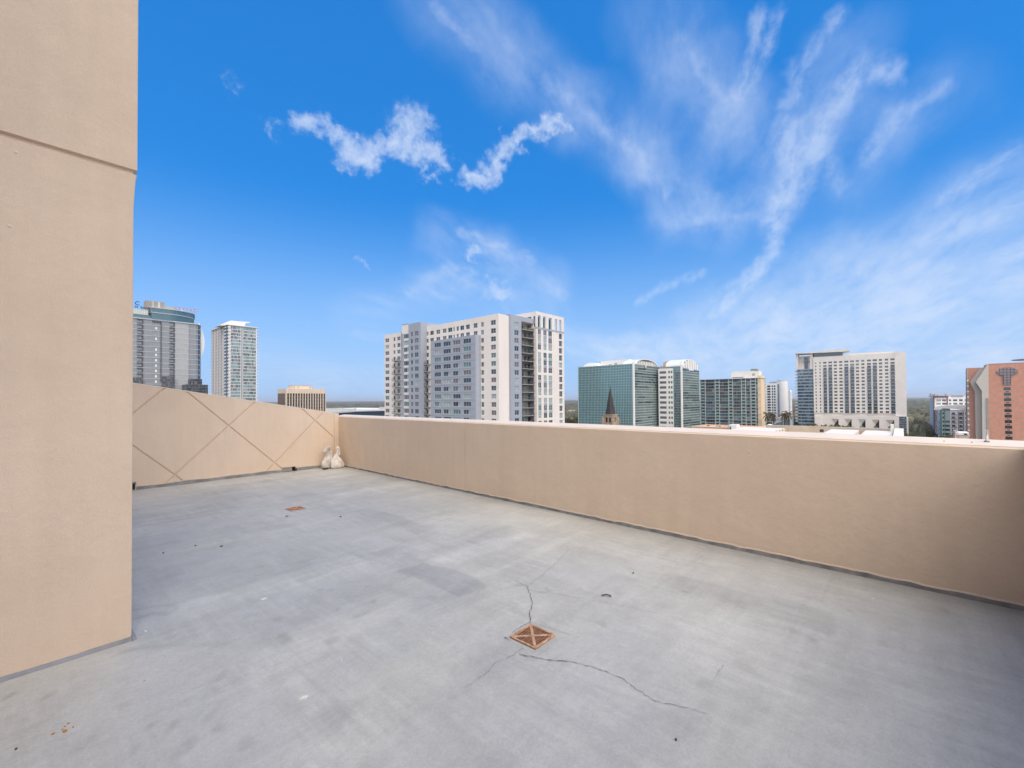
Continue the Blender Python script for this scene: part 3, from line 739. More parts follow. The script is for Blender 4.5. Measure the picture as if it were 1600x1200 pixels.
# ---- tall wall of the building (left)
def tall_wall():
    root = empty('building_wall', (PXR, PYF, 0), 'tall beige stucco wall standing along the left edge of the terrace', 'wall')
    mb = MB(); e = .0
    zj = 2.773; T = 9.0; bx = -3.2; by = YL-.08
    # levels: (z, inset of front, inset of side)
    lv = [(-.3, 0, 0), (2.55, .002, .002), (2.72, .001, -.006), (zj-.016, 0, -.013), (zj-.009, .014, .004), (zj+.006, .014, .004), (zj+.013, -.003, -.014), (3.2, -.003, -.014), (T, -.003, -.014)]
    loops = [[Vector((bx, PYF+a, z)), Vector((PXR-b, PYF+a, z)), Vector((PXR-b, by, z)), Vector((bx, by, z))] for z, a, b in lv]
    for A, B in zip(loops, loops[1:]):
        for j in range(4): mb.quad([A[j], A[(j+1)%4], B[(j+1)%4], B[j]], 'stucco')
    mb.quad(loops[0], 'stucco'); mb.quad(loops[-1], 'stucco')
    mb.box(-3.2, -1.75, -1.7, PYF-.02, -.3, T-.02, 'stucco')  # return wall out of view, added to cut the light on the tall wall
    w = mb.build('wall', root)
    bm = bmesh.new(); bm.from_mesh(w.data); bmesh.ops.remove_doubles(bm, verts=bm.verts, dist=1e-5); bmesh.ops.recalc_face_normals(bm, faces=bm.faces)
    es = [x for x in bm.edges if abs(x.verts[0].co.x-x.verts[1].co.x) < .02 and abs((x.verts[0].co+w.location).x-PXR) < .03 and abs((x.verts[0].co+w.location).y-PYF) < .03 and abs(x.verts[0].co.z-x.verts[1].co.z) > .03]
    bmesh.ops.bevel(bm, geom=es, offset=.008, segments=2, affect='EDGES', profile=.6)
    bm.to_mesh(w.data); bm.free()
    mb = MB(); r = random.Random(4)
    xs = np.linspace(bx, PXR+.0, 80); hs = [.020+.005*r.random() for _ in xs]
    for i in range(len(xs)-1):
        a, b = xs[i], xs[i+1]
        mb.prism([(a, PYF-.018, -.012), (a, PYF-.009, hs[i]*.6), (a, PYF-.005, hs[i]), (a, PYF+.002, hs[i]), (a, PYF+.002, -.012)],
                 [(b, PYF-.018, -.012), (b, PYF-.009, hs[i+1]*.6), (b, PYF-.005, hs[i+1]), (b, PYF+.002, hs[i+1]), (b, PYF+.002, -.012)], 'floorskirt')
    mb.prism([(PXR, PYF-.03, -.012), (PXR+.03, PYF-.015, -.012), (PXR+.03, by, -.012), (PXR-.002, by, -.012)], [(PXR, PYF-.006, .033), (PXR+.006, PYF, .033), (PXR+.006, by, .033), (PXR-.002, by, .033)], 'floorskirt')
    mb.build('skirting', root)
M['floorskirt'] = mat('deck_paint_skirting', (.25, .255, .275), .6, noise=.18, nscale=14, bump=.003, bscale=40)
tall_wall()

# ---- bags in the corner
def bag(cx, cy, rw, rd, h, lean, label, m, neck, seed, loop=False):
    """tied plastic sack: slumped round body narrowing to a twisted neck, then ears"""
    r = random.Random(seed); nu, prof = 56, [(0,.86),(.03,1.0),(.12,1.08),(.24,1.07),(.36,1.02),(.48,.93),(.60,.79),(.70,.64),(.80,.46),(.88,.32),(.95,.20),(1,.15)]
    ph = [r.uniform(0, 6.28) for _ in range(8)]
    bm = bmesh.new(); rings = []
    for t, k in prof:
        ring = []
        for i in range(nu):
            a = 2*math.pi*i/nu
            f = 1 + .10*math.sin(2*a+ph[0]+2*t) + .07*math.sin(3*a+ph[1]-4*t) + .05*math.sin(5*a+ph[2]+7*t) + .16*t*abs(math.sin(4.5*a+ph[3]+2.5*t)) + .06*t*math.sin(13*a+ph[5]+3*t) + r.uniform(-.035, .035)
            x = math.cos(a)*rw*k*f; y = math.sin(a)*rd*k*f
            z = h*t*(1+.05*math.sin(3*a+ph[4])*min(1,t*5))
            ring.append(bm.verts.new((cx+x+lean[0]*t*t, cy+y+lean[1]*t*t, max(z, 0)+.002)))
        rings.append(ring)
    for A, B in zip(rings, rings[1:]):
        for i in range(nu): bm.faces.new((A[i], A[(i+1)%nu], B[(i+1)%nu], B[i]))
    bm.faces.new(rings[0][::-1]); bm.faces.new(rings[-1])
    me = bpy.data.meshes.new('bag'); bmesh.ops.recalc_face_normals(bm, faces=bm.faces)
    bm.to_mesh(me); bm.free(); me.polygons.foreach_set('use_smooth', [True]*len(me.polygons)); me.materials.append(M[m])
    root = empty('sandbag', (cx, cy, 0), label, 'bag', 'tied bags in the corner')
    o = bpy.data.objects.new('sack', me); S.collection.objects.link(o); o.parent = root; o.matrix_parent_inverse = parent_inv(root)
    s = o.modifiers.new('s', 'SUBSURF'); s.levels = s.render_levels = 1
    # neck: a strip of gathered film along a path
    P = [Vector(p) for p in neck]; mbn = MB(); prev = None
    pts = []
    for A, B in zip(P, P[1:]):
        for i in range(6): pts.append(A.lerp(B, i/6))
    pts.append(P[-1])
    for i, q in enumerate(pts):
        t = i/(len(pts)-1); rad = (.022+.018*t)*(1+.2*math.sin(9*t+seed)) if not loop else .017
        d = (pts[min(i+1, len(pts)-1)]-pts[max(i-1,0)]).normalized(); s1 = d.cross(Vector((0,1,.01))).normalized(); s2 = d.cross(s1)
        ring = [q+s1*(rad*math.cos(a))*(1.2+.4*math.sin(5*a))+s2*(rad*.5*math.sin(a)) for a in [2*math.pi*j/10 for j in range(10)]]
        if prev: 
            for j in range(10): mbn.quad([prev[j], prev[(j+1)%10], ring[(j+1)%10], ring[j]], m)
        else: mbn.quad(ring, m)
        prev = ring
    mbn.quad(prev, m)
    n = mbn.build('knotted_neck', o)
    bm = bmesh.new(); bm.from_mesh(n.data); bmesh.ops.remove_doubles(bm, verts=bm.verts, dist=1e-5); bmesh.ops.recalc_face_normals(bm, faces=bm.faces); bm.to_mesh(n.data); bm.free()
    n.data.polygons.foreach_set('use_smooth', [True]*len(n.data.polygons))
def bagpt(px, py, y):     # a point seen at that pixel on the plane Y=y
    r = ray(px, py); k = y/r.y; return Vector((r.x*k, y, CAM_H+r.z*k))
g1 = ground(524.5, 732); g2 = ground(512.5, 729)
bag(4.43, 8.82, .118, .085, .285, (.0, .05), 'white tied sandbag standing in front, right one of the pair in the corner', 'bagw',
    [bagpt(525.5, 712, 8.85), bagpt(527.5, 706, 8.86), bagpt(526, 701.5, 8.87), bagpt(527, 698.8, 8.87), bagpt(529.5, 699.5, 8.87), bagpt(530.5, 706, 8.86), bagpt(530, 711, 8.85)], 3, True)
bag(4.30, 8.97, .112, .08, .35, (.09, .05), 'greyish slumped bag with drooping neck, left one of the pair in the corner', 'bagg',
    [bagpt(516.5, 710, 9.0), bagpt(517.5, 703, 9.01), bagpt(514.5, 699.8, 9.0), bagpt(510, 701, 8.97), bagpt(507, 707, 8.95)], 8)
mb = MB(); q = Vector((4.19, 8.82, 0)); mb.box(q.x-.05, q.x+.05, q.y-.02, q.y+.05, .003, .03, 'darkstuff')  # dark slab standing in for the shadow below the left bag
tag(mb.build('bag_shadow', origin=(q.x, q.y, 0)), 'small dark block standing for the shadow under the edge of the left bag', 'block')

# ---- small things on parapet and floor
y_ = 0; q = None
r0 = ray(1542, 689); k = (4.40+.14)/(r0.x-WS*r0.y); rx_, ry_ = r0.x*k, r0.y*k
zb = 1.085
root = empty('lightning_rod', (rx_, ry_, zb), 'short metal lightning rod on a dark round foot on the parapet top', 'lightning rod')
def tube(mb, c, r0_, r1_, z0, z1, m, n=16):
    mb.prism([(c[0]+r0_*math.cos(2*math.pi*i/n), c[1]+r0_*math.sin(2*math.pi*i/n), z0) for i in range(n)], [(c[0]+r1_*math.cos(2*math.pi*i/n), c[1]+r1_*math.sin(2*math.pi*i/n), z1) for i in range(n)], m)
mb = MB(); tube(mb, (rx_, ry_), .018, .013, zb-.006, zb+.006, 'skirt'); mb.build('foot', root)
mb = MB(); tube(mb, (rx_, ry_), .0075, .0065, zb+.006, zb+.045, 'white2'); tube(mb, (rx_, ry_), .0035, .0025, zb+.045, zb+.075, 'tin'); mb.build('rod', root)
for px, py, lb in ((1475, 686.5, 'tiny dark bolt stub on the parapet top, left of the other stub'), (1518.5, 690.3, 'tiny dark bolt stub on the parapet top, nearer the lightning rod')):
    r0 = ray(px, py); k = (4.40+.10)/(r0.x-WS*r0.y); c = (r0.x*k, r0.y*k)
    mb = MB(); tube(mb, c, .006, .004, 1.066, 1.080, 'darkstuff', 8); tag(mb.build('bolt', origin=(c[0], c[1], 1.075)), lb, 'bolt', 'bolt stubs on the parapet')

def splat(px, py, w, h, m, name, label, cat, group=None, seed=0, z=.012):
    g = ground(px, py); r = random.Random(seed); n = 14
    base = g.z+fz(g.x, g.y)-.001
    a0 = r.uniform(0, 6)
    lo = []; 
    for i in range(n):
        a = 2*math.pi*i/n; f = r.uniform(.7, 1.15); lo.append((g.x+w*f*math.cos(a)*math.cos(a0)-h*f*math.sin(a)*math.sin(a0), g.y+w*f*math.cos(a)*math.sin(a0)+h*f*math.sin(a)*math.cos(a0)))
    mb = MB(); mb.prism([(x, y, base) for x, y in lo], [(g.x+(x-g.x)*.8, g.y+(y-g.y)*.8, base+z) for x, y in lo], m)
    o = mb.build(name, origin=(g.x, g.y, base)); return tag(o, label, cat, group)
M['rustspot'] = mat('orange_rust_stain', (.42, .19, .03), .8, noise=.3, nscale=60)
M['palefleck'] = mat('pale_chip', (.68, .65, .6), .8)
for i, (px, py, w, h, lb) in enumerate([(101.5,1143.5,.013,.009,'largest orange rust spot on the floor at the lower left'),(82.5,1148,.009,.006,'second largest orange rust spot, leftmost of the lower left cluster'),
        (106.5,1131.5,.006,.004,'topmost small rust spot of the lower left cluster'),(101,1136.5,.005,.003,'tiny rust spot just above the largest one'),(114.5,1137,.006,.0035,'small rust spot right of the lower left cluster'),(97.5,1141,.004,.003,'tiny dark rust spot touching the left of the largest one')]):
    splat(px, py, w, h, 'rustspot', 'rust_spot', lb, 'stain', 'rust spots at the lower left', i, .0045+.002)
splat(225.5, 1065, .006, .004, 'rustspot', 'rust_spot', 'brownish rust fleck on the floor right of the tall wall corner', 'stain', None, 31, .0055)
def twig(pts, label):
    P = [ground(*p)+Vector((0,0,.008)) for p in pts]; mb = MB()
    for A, B in zip(P, P[1:]):
        d = (B-A).normalized(); n = Vector((-d.y, d.x, 0))*.0035; u = Vector((0,0,.006))
        mb.prism([A+n, A-n, A-n+u, A+n+u], [B+n, B-n, B-n+u, B+n+u], 'darkstuff')
    tag(mb.build('twig', origin=P[0]), label, 'twig')
twig([(940,932.5),(946,931.5),(951,932),(955,934)], 'small dark curled twig on the floor right of the drain crack')
for i, (px, py, s, lb) in enumerate([(989.5,895.8,.008,'black pebble on the floor beyond the curled twig'),(305.5,853,.012,'left of two dark pebbles on the far left floor'),(346,854,.013,'right of two dark pebbles on the far left floor'),
        (532,807.5,.015,'dark pebble on the floor right of the far drain'),(448,806.3,.018,'dark lump of dirt in front of the far drain'),(25,1172,.005,'dark grit grain in the bottom left corner'),(1056,1157,.006,'dark grit grain near the bottom edge, right of the drain'),
        (255,864.5,.008,'dark grit grain on the floor close to the tall wall edge')]):
    splat(px, py, s, s*.7, 'darkstuff', 'pebble', lb, 'pebble', 'dark grit on the floor', 50+i, .009)
for i, (px, py, s, lb) in enumerate([(227,987,.014,'pale paint chip on the floor beside the tall wall corner'),(412,936,.022,'round pale paint chip left of the middle of the floor'),(533,1031,.008,'small pale paint chip in the lower left floor'),
        (475,1090,.02,'pale scraped paint chip near the bottom, left of the drain'),(1364,936,.012,'pale paint chip close to the long parapet at right')]):
    splat(px, py, s, s*.5, 'palefleck', 'paint_chip', lb, 'paint chip', 'pale paint chips on the floor', 80+i, .0065)

# ================================================================ THE CITY
def hull(b, x0, x1, y0, y1, z0, z1, m, name='wall'):
    mb = MB(); mb.box(x0, x1, y0, y1, z0, z1, m); return mb.build(name, b.root)
R4 = random.random

# ---- main apartment tower -------------------------------------------------
def apartment_tower():
    X0, Y0 = pt(779.5, 160)
    b = Bld('apartment_tower', (X0, Y0, G), 'large cream and grey-blue apartment tower, the biggest building in the middle of the skyline', 'building')
    FL = Face('X', X0); FR = Face('Y', Y0)
    Z = lambda px, py: FL.z(px, py)
    fh = 3.03; zw = Z(771, 503.9)             # centre of the top window row
    rows = range(15)
    # cream body, left face, four runs of wall
    yL = FL.u(601); ztopN = Z(779.5, 489.6)
    ztopL = FL.z(601, 523.5)
    mb = MB()
    uA, uB, uC = FL.u(627), FL.u(664), FL.u(601)
    hs = []
    def addw(face, px0, px1, j, h, style, dz=0, pane=None, d=-.22, lst=None):
        u0, u1 = face.u(px0), face.u(px1); z = zw - fh*j + dz
        b.win(face, u0, u1, z-h/2, z+h/2, d, style, pane)
        (hs if lst is None else lst).append((u0, u1, z-h/2, z+h/2))
    for j in rows:
        addw(FL, 767.6, 775.2, j, 1.75, 'two'); addw(FL, 752.2, 756.3, j, 1.75, 'two')
    tops = [(740.5,746.5),(728.5,734.5),(719.5,725.5),(713.7,717.2),(708.7,710.8),(700.5,707),(692,698),(682,688),(672.5,678),(667,670)]
    for j in range(0, 2):
        for a, c in tops: addw(FL, a, c, j, 1.75, 'two' if c-a > 3 else 'one')
    for j in range(2, 5): addw(FL, 667, 670, j, 1.75, 'one')
    FL.holes(mb, FL.u(779.5), uB, G, ztopN, hs, .25, 'cream')
    hs2 = []
    for j in rows:
        addw(FL, 602.2, 608.2, j, 1.75, 'two', 0, None, -.22, hs2); addw(FL, 615, 617.8, j, 1.75, 'one', 0, None, -.22, hs2); addw(FL, 620.8, 625.8, j, 1.75, 'two', 0, None, -.22, hs2)
    FL.holes(mb, uA, uC, G, ztopL, hs2, .25, 'cream')
    # depth and roof
    xe = FR.u(838.7)
    mb.quad([(X0, uC, G), (X0+16, uC, G), (X0+16, uC, ztopL), (X0, uC, ztopL)], 'cream')
    mb.quad([(X0, Y0, ztopN), (X0+16, Y0, ztopN), (X0+16, uB, ztopN), (X0, uB, ztopN)], 'cream')
    mb.quad([(X0, uA, ztopL), (X0+16, uA, ztopL), (X0+16, uC, ztopL), (X0, uC, ztopL)], 'cream')
    mb.quad([(X0, uB, ztopL-2), (X0+16, uB, ztopL-2), (X0+16, uB, ztopN), (X0, uB, ztopN)], 'cream')
    # right flank wall: cream, then the grey-blue balcony bay, then the crown block
    FR.box(mb, X0+.002, FR.u(799), G, ztopN, -.12, 0, 'cream'); FR.box(mb, X0+.5, FR.u(799), G, ztopN-.02, -14, -.121, 'cream')
    mb.build('wall', b.root)
    # grey strip + bay on the left
    mb = MB(); dep = 1.2; fb = Face('X', X0-dep); h3 = []
    u0, u1 = fb.u(628), fb.u(639); ztp = Z(628, 509)
    for j in rows:
        addw(fb, 631.2, 638.6, j, 1.8, 'three', .1, None, -.2, h3)
    fb.holes(mb, u0, u1, G, ztp, h3, .22, 'cream')
    for j in rows:
        z = zw - fh*j
        fb.box(mb, u0, fb.u(631), z-fh/2, z+fh/2, 0, .15, 'grblue')
        fb.box(mb, fb.u(631), u1, z+1.02, z+1.25, -.01, .03, 'grblue')
    mb.quad([fb.P(u0, G), fb.P(u0, G, -dep-.3), fb.P(u0, ztp, -dep-.3), fb.P(u0, ztp)], 'grblue')
    mb.box(X0-dep, X0+6, u1, u0, ztp-.2, ztp+.003, 'cream')
    mb.build('wall', b.root)
    mb = MB(); dep2 = 3.2; fc = Face('X', X0-dep2); h4 = []
    u0, u1 = fc.u(638.6), fc.u(657.6); ztp = fc.z(650, 504.2)
    for j in rows:
        addw(fc, 642, 645.2, j, 1.9, 'one', .1, None, -.2, h4); addw(fc, 648.2, 654, j, 1.9, 'two', .1, None, -.2, h4)
    fc.holes(mb, u0, u1, G, ztp, h4, .22, 'grblue')
    mb.quad([(X0-dep2, u1, G), (X0+7, u1, G), (X0+7, u1, ztp), (X0-dep2, u1, ztp)], 'grblue')
    mb.quad([(X0-dep2, u0, G), (X0+7, u0, G), (X0+7, u0, ztp), (X0-dep2, u0, ztp)], 'grblue')
    mb.quad([(X0-dep2, u0, ztp), (X0+7, u0, ztp), (X0+7, u1, ztp), (X0-dep2, u1, ztp)], 'grblue')
    mb.quad([(X0+7, u0, ztp-8), (X0+7, u1, ztp-8), (X0+7, u1, ztp), (X0+7, u0, ztp)], 'grblue')
    mb.build('bay', b.root)
    # lower grey-blue block in front
    mb = MB(); dep3 = 2.0; fd = Face('X', X0-dep3); h5 = []
    u0, u1 = fd.u(673.3), fd.u(743); za, zb = fd.z(674, 532), fd.z(742, 524)
    zt_ = (za+zb)/2
    zk = fd.z(684.5, 539.0)
    for j in range(0, 13):
        for a, c in ((679, 689), (693, 704.3), (708, 719.5), (724.3, 736)):
            addw(fd, a, c, j, 1.75, 'three', zk-zw, random.choice(['gl_dk','gl_dk','gl_mid','gl_br','gl_green','gl_lt']), -.2, h5)
    fd.holes(mb, u0, u1, G, zt_, h5, .22, 'grblue')
    for k in range(1, 14):
        fd.box(mb, u1, u0, zk-fh*k+1.50, zk-fh*k+1.55, 0, .03, 'grdark')
    # rounded right end
    arc = [(X0-dep3 + 2.0*(1-math.cos(t)), u1 - 1.0*math.sin(t)) for t in np.linspace(0, math.pi/2, 8)]
    for p, q in zip(arc, arc[1:]): mb.quad([(p[0], p[1], G), (q[0], q[1], G), (q[0], q[1], zt_), (p[0], p[1], zt_)], 'grblue')
    mb.quad([(X0+.05, u0, G), (X0-dep3, u0, G), (X0-dep3, u0, zt_), (X0+.05, u0, zt_)], 'grblue')
    mb.quad([(p[0], p[1], zt_) for p in arc] + [(X0+.05, u0, zt_), (X0-dep3, u0, zt_)], 'grblue')
    mb.build('front_block', b.root)
    # balcony stacks on the left face
    for j in range(3, 15):
        z = zw-fh*j-1.15
        balcony(b, FL, FL.u(616.5), FL.u(627.3), z, 1.5)
    for j in range(4, 15):
        z = zw-fh*j-1.15
        balcony(b, FL, FL.u(665.0), FL.u(673.0), z, 1.6)
        addw(FL, 667.2, 669.6, j, 2.0, 'one', -.1, 'gl_dk', .02, [])
    # right flank: grey bay with windows and recessed balconies
    mb = MB(); fe = Face('Y', Y0-1.0); h6 = []
    u0, u1 = fe.u(798.8), fe.u(838.9); ztp = (FR.z(799, 493)+FR.z(838, 500))/2
    zr = fe.z(807, 507.3)
    def addr(face, px0, px1, j, h, style, pane=None, d=-.2, lst=None, z0=None):
        a, c = face.u(px0), face.u(px1); z = (zr if z0 is None else z0) - fh*j
        b.win(face, a, c, z-h/2, z+h/2, d, style, pane); lst.append((a, c, z-h/2, z+h/2))
    for j in rows: addr(fe, 804.5, 811, j, 1.85, 'two', None, -.2, h6)
    zs0 = fe.z(825, 504); bal = []
    rec = (fe.u(815.5), fe.u(837), zs0-fh*15, zs0)
    fe.holes(mb, u0, u1, G, ztp, h6+[rec], .22, 'grblue')
    # deep recess behind balconies
    back = Face('Y', Y0+1.6)
    back.box(mb, rec[0]-.3, rec[1]+.3, G, zs0+.2, -.3, 0, 'beton')
    for uu in (rec[0], rec[1]): mb.quad([(uu, Y0-1.0, rec[2]), (uu, Y0+1.6, rec[2]), (uu, Y0+1.6, rec[3]), (uu, Y0-1.0, rec[3])], 'grblue' if uu == rec[1] else 'cream')
    mb.quad([(rec[0], Y0-1, rec[3]), (rec[1], Y0-1, rec[3]), (rec[1], Y0+1.6, rec[3]), (rec[0], Y0+1.6, rec[3])], 'cream')
    mb.quad([(u0, Y0-1.0, ztp), (u1, Y0-1.0, ztp), (u1, Y0+6, ztp), (u0, Y0+6, ztp)], 'grblue'); mb.quad([(u0, Y0-1, G), (u0, Y0, G), (u0, Y0, ztp), (u0, Y0-1, ztp)], 'grblue')
    mb.build('bay', b.root)
    for j in range(14):
        z = zs0-fh*(j+1)+.1
        balcony(b, Face('Y', Y0-1.0), rec[0]+.02, rec[1]-.02, z, .35, t=.22)
        mb = MB(); mb.box(rec[0]+.02, rec[1]-.02, Y0-.99, Y0+1.58, z-.22, z-.002, 'beton'); 
        w = rec[1]-rec[0]
        for q in range(4):
            a = rec[0]+w*(.04+.24*q); c = a+w*.2
            back.pane(mb, a, c, z+.1, z+2.2, .04, random.choice(['gl_lt','gl_mid','gl_green','gl_dk','gl_lt'])); back.box(mb, a-.05, a+.03, z, z+2.3, 0, .08, 'mullw')
        mb.build('glazed_door', b.root, origin=(rec[0], Y0, z))
    for j in rows:
        z = zr-fh*j; b.win(FR, FR.u(796.1), FR.u(798.6), z-.9, z+.9, .02, 'one', random.choice(['gl_dk','gl_mid','gl_green']))
    # crown block on the right
    Yc = Y0-2.4; fk = Face('Y', Yc); u0, u1 = fk.u(838.9), fk.u(882); um = fk.u(868)
    ztp = fk.z(838.9, 486.5); zcr = fk.z(855, 512); h7 = []
    mb = MB(); ops = []
    for a, c in ((841,845.6),(849.2,853.6),(858,863),(867.8,871.4),(874.2,878)):
        ops.append((fk.u(a), fk.u(c), fk.z(a, 511 if a < 866 else 512.5), fk.z(a, 492.5 if a < 866 else 497.5)))
    zc0 = min(o[2] for o in ops)-.8
    zq = fk.z(843, 518.5)
    for j in range(14):
        for a, c in ((841.2,846),(849.8,854.8),(857.6,863.2)):
            st = 'two'
            addr(fk, a, c, j, 2.05, st, random.choice(['gl_lt','gl_lt','gl_green','gl_br','gl_mid']), -.12, h7, zq)
        addr(fk, 874.2, 879, j, 2.3, 'two', random.choice(['gl_mid','gl_dk','gl_lt']), -.3, h7, zq-.4)
    fk.holes(mb, u0, u1, G, zc0, h7, .3, 'cream')
    for j in range(14):
        if j % 3 != 2:
            for a, c in ((841.2,846),(849.8,854.8),(857.6,863.2)):
                fk.box(mb, fk.u(a), fk.u(c), zq-fh*(j+1)+1.06, zq-fh*j-1.06, -.1, .03, 'grblue')
    mb.quad([(u0, Yc, G), (u0, Y0-.9, G), (u0, Y0-.9, zc0), (u0, Yc, zc0)], 'cream')
    mb.quad([(u1, Yc, G), (u1, Yc+16, G), (u1, Yc+16, zc0), (u1, Yc, zc0)], 'cream')
    mb.quad([(u0, Yc, zc0), (u1, Yc, zc0), (u1, Yc+16, zc0), (u0, Yc+16, zc0)], 'cream')
    fk.box(mb, fk.u(865.3), fk.u(866.3), G, zc0, 0, .25, 'cream'); 
    mb.build('wall', b.root)
    mb = MB(); crs = sorted([(o[0], o[1]) for o in ops])
    zt1 = ztp; zo0, zo1 = ops[0][2], ops[0][3]
    fk.box(mb, u0, u1, zo1, zt1, -.6, .05, 'cream'); fk.box(mb, u0, u1, zc0, zo0, -.6, .05, 'grblue')
    edges = [u0] + [q for o in crs for q in o] + [u1]
    for a, c in zip(edges[0::2], edges[1::2]): fk.box(mb, a, c, zo0, zo1, -.6, .05, 'cream')
    L_ = 15
    mb.box(u0, u0+.6, Yc+.62, Yc+L_, zo1-.4, zt1, 'cream'); mb.box(u0, u0+.6, Yc+.62, Yc+L_, zc0, zo0, 'cream')
    for k in range(5): mb.box(u0+.02, u0+.58, Yc+1.6+k*3.1, Yc+2.6+k*3.1, zo0, zo1-.4, 'cream')
    mb.box(u0, u1, Yc+L_, Yc+L_+.6, zo1-.4, zt1-.01, 'cream'); 
    for k in range(7): mb.box(u0+(u1-u0)*k/6.5, u0+(u1-u0)*k/6.5+.5, Yc+L_+.02, Yc+L_+.58, zo0, zo1-.4, 'cream')
    mb.build('crown', b.root)
    mb = MB(); xm = (u0+u1)/2-1.5
    mb.box(u0+1.5, u1-3.8, Yc+2.5, Yc+10, zc0, zo1+.2, 'tealcl2'); mb.build('plant_room', b.root)
    mb = MB(); pr = [(xm-6+i*.9, zo1-1.8+2.2*math.sin(math.pi*i/10)) for i in range(11)]
    mb.prism([(x-3, Yc+5, z) for x, z in pr], [(x-3, Yc+11, z) for x, z in pr], 'tealcl2'); mb.build('vaulted_roof', b.root)
    b.finish(limit=100)
M['tealcl2'] = mat('teal_metal', (.04, .17, .24), .5)
apartment_tower()

# ---- curved glass tower on the left ----------------------------------------
def glass_tower():
    c = pt(306, 282)[1]; f = Face('Y', c)
    x0, x1 = f.u(150), f.u(306)
    b = Bld('glass_tower', (x1, c, G), 'grey glass tower with curved teal crown and white fin beside the tall wall', 'building')
    zt = f.z(306, 506.8); fh = 3.25
    hull(b, x0, x1-.5, c+.25, c+22, G, zt-.2, 'grdark')
    mb = MB(); nz = int((zt-G)/fh)
    def seg(pa, pb, mats, nu, mull='mullg', d=0, mw=.1, mh=.16):
        f.curtain(mb, f.u(pa), f.u(pb), zt-nz*fh, zt, nu, nz, mats, mull, mw, mh, .02, d)
    seg(150, 213, ['gl_grey'], 20); seg(223.5, 237.5, ['gl_grey'], 7); seg(252, 264, ['gl_grey'], 6)
    seg(273, 295, ['gl_grey2', 'gl_grey2', 'gl_lt2'], 13, 'mull2'); seg(295, 306, ['gl_grey'], 5, 'mullg')
    # recessed bands behind
    f.curtain(mb, f.u(213), f.u(223.5), zt-nz*fh, zt, 3, nz, ['gl_grey', 'spandrel'], 'mullg', .1, .16, .02, -.15)
    f.curtain(mb, f.u(237.5), f.u(252), zt-nz*fh, zt, 4, nz, ['gl_grey'], 'mullg', .1, .16, .02, -.15)
    f.curtain(mb, f.u(264), f.u(273), zt-nz*fh, zt, 3, nz, ['gl_grey', 'spandrel'], 'mullg', .1, .16, .02, -.15)
    for k in range(nz+1):
        z = zt-k*fh; f.box(mb, x0, x1, z-.14, z+.14, -.02, .16, 'mull2')
    mb.build('curtain_wall', b.root)
    # black-framed balcony columns
    for pa, pb in ((213.5, 223), (264.3, 272.5)):
        for k in range(nz):
            z = zt-k*fh; m2 = MB()
            f.box(m2, f.u(pa), f.u(pb), z-.62, z-.30, .16, .55, 'rail'); f.box(m2, f.u(pb)-.45, f.u(pb), z-2.6, z-.62, .16, .55, 'rail')
            f.box(m2, f.u(pa)+.2, f.u(pb), z-2.72, z-2.35, .16, .5, 'grdark')
            if k < 13: m2.build('balcony', b.root, origin=f.P(f.u(pa), z))
    m2 = MB(); f.box(m2, f.u(237), f.u(251.5), zt-1.2, zt-.6, .16, .6, 'rail'); f.box(m2, f.u(250.5), f.u(251.7), zt-fh*11.5, zt-1.2, .16, .6, 'rail')
    m2.build('frame', b.root)
    for k in range(1, 12):
        if k % 2 or k > 5:
            b.win(f, f.u(242), f.u(244.8), zt-fh*k-2.4, zt-fh*k-.9, .03, 'two', 'white')
    # teal crown: two curved tiers and an eave
    def arc(pa, pb, y, n=16, bend=13, straight=.35):
        a, e = f.u(pa), f.u(pb); out = []
        for i in range(n+1):
            t = i/n; x = a+(e-a)*t; q = max(0, (t-straight)/(1-straight)); out.append((x, y + bend*(1-math.sqrt(max(0, 1-q*q*.985)))))
        return out
    def tier(pa, pb, z0, z1, y, name, mats, nrow=2):
        m2 = MB(); P = arc(pa, pb, y)
        for p, q in zip(P, P[1:]):
            for s_ in range(2):
                u = (p[0]+(q[0]-p[0])*s_/2, p[1]+(q[1]-p[1])*s_/2); v = (p[0]+(q[0]-p[0])*(s_+1)/2, p[1]+(q[1]-p[1])*(s_+1)/2)
                m2.quad([(*u, z0), (*v, z0), (*v, z1), (*u, z1)], random.choice(mats))
                m2.prism([(u[0], u[1]-.1, z0), (u[0]+.14, u[1]-.1, z0), (u[0]+.14, u[1]+.02, z0), (u[0], u[1]+.02, z0)], [(u[0], u[1]-.1, z1), (u[0]+.14, u[1]-.1, z1), (u[0]+.14, u[1]+.02, z1), (u[0], u[1]+.02, z1)], 'gl_teal3')
        m2.quad([(P[-1][0], P[-1][1], z0), (P[-1][0]-1, c+20, z0), (P[-1][0]-1, c+20, z1), (P[-1][0], P[-1][1], z1)], mats[0])
        lo = P + [(P[-1][0]-1, c+20), (P[0][0], c+20)]
        m2.quad([(x, y_, z1-.02) for x, y_ in lo], 'mull')
        tr_ = m2.build(name, b.root)
        m3 = MB(); lo2 = [(x, y_-.35) for x, y_ in P] + [(P[-1][0]+.3, c+20), (P[0][0], c+20)]
        m3.prism([(x, y_, z1+.01) for x, y_ in lo2], [(x, y_, z1+.42) for x, y_ in lo2], 'mull2'); m3.build('ledge', tr_)
    zA = f.z(236, 488.6); zB = f.z(236, 480.6)
    tier(235.4, 310, zt+.55, zA, c-.8, 'crown_tier', ['gl_teal3']); tier(234, 311.5, zA+.45, zB, c-.2, 'crown_tier', ['gl_teal3', 'gl_teal3', 'gl_tealb'])
    m2 = MB(); f.box(m2, x0, x1+1, zt-.1, zt+.5, -2, .6, 'mull2'); m2.build('cornice', b.root)
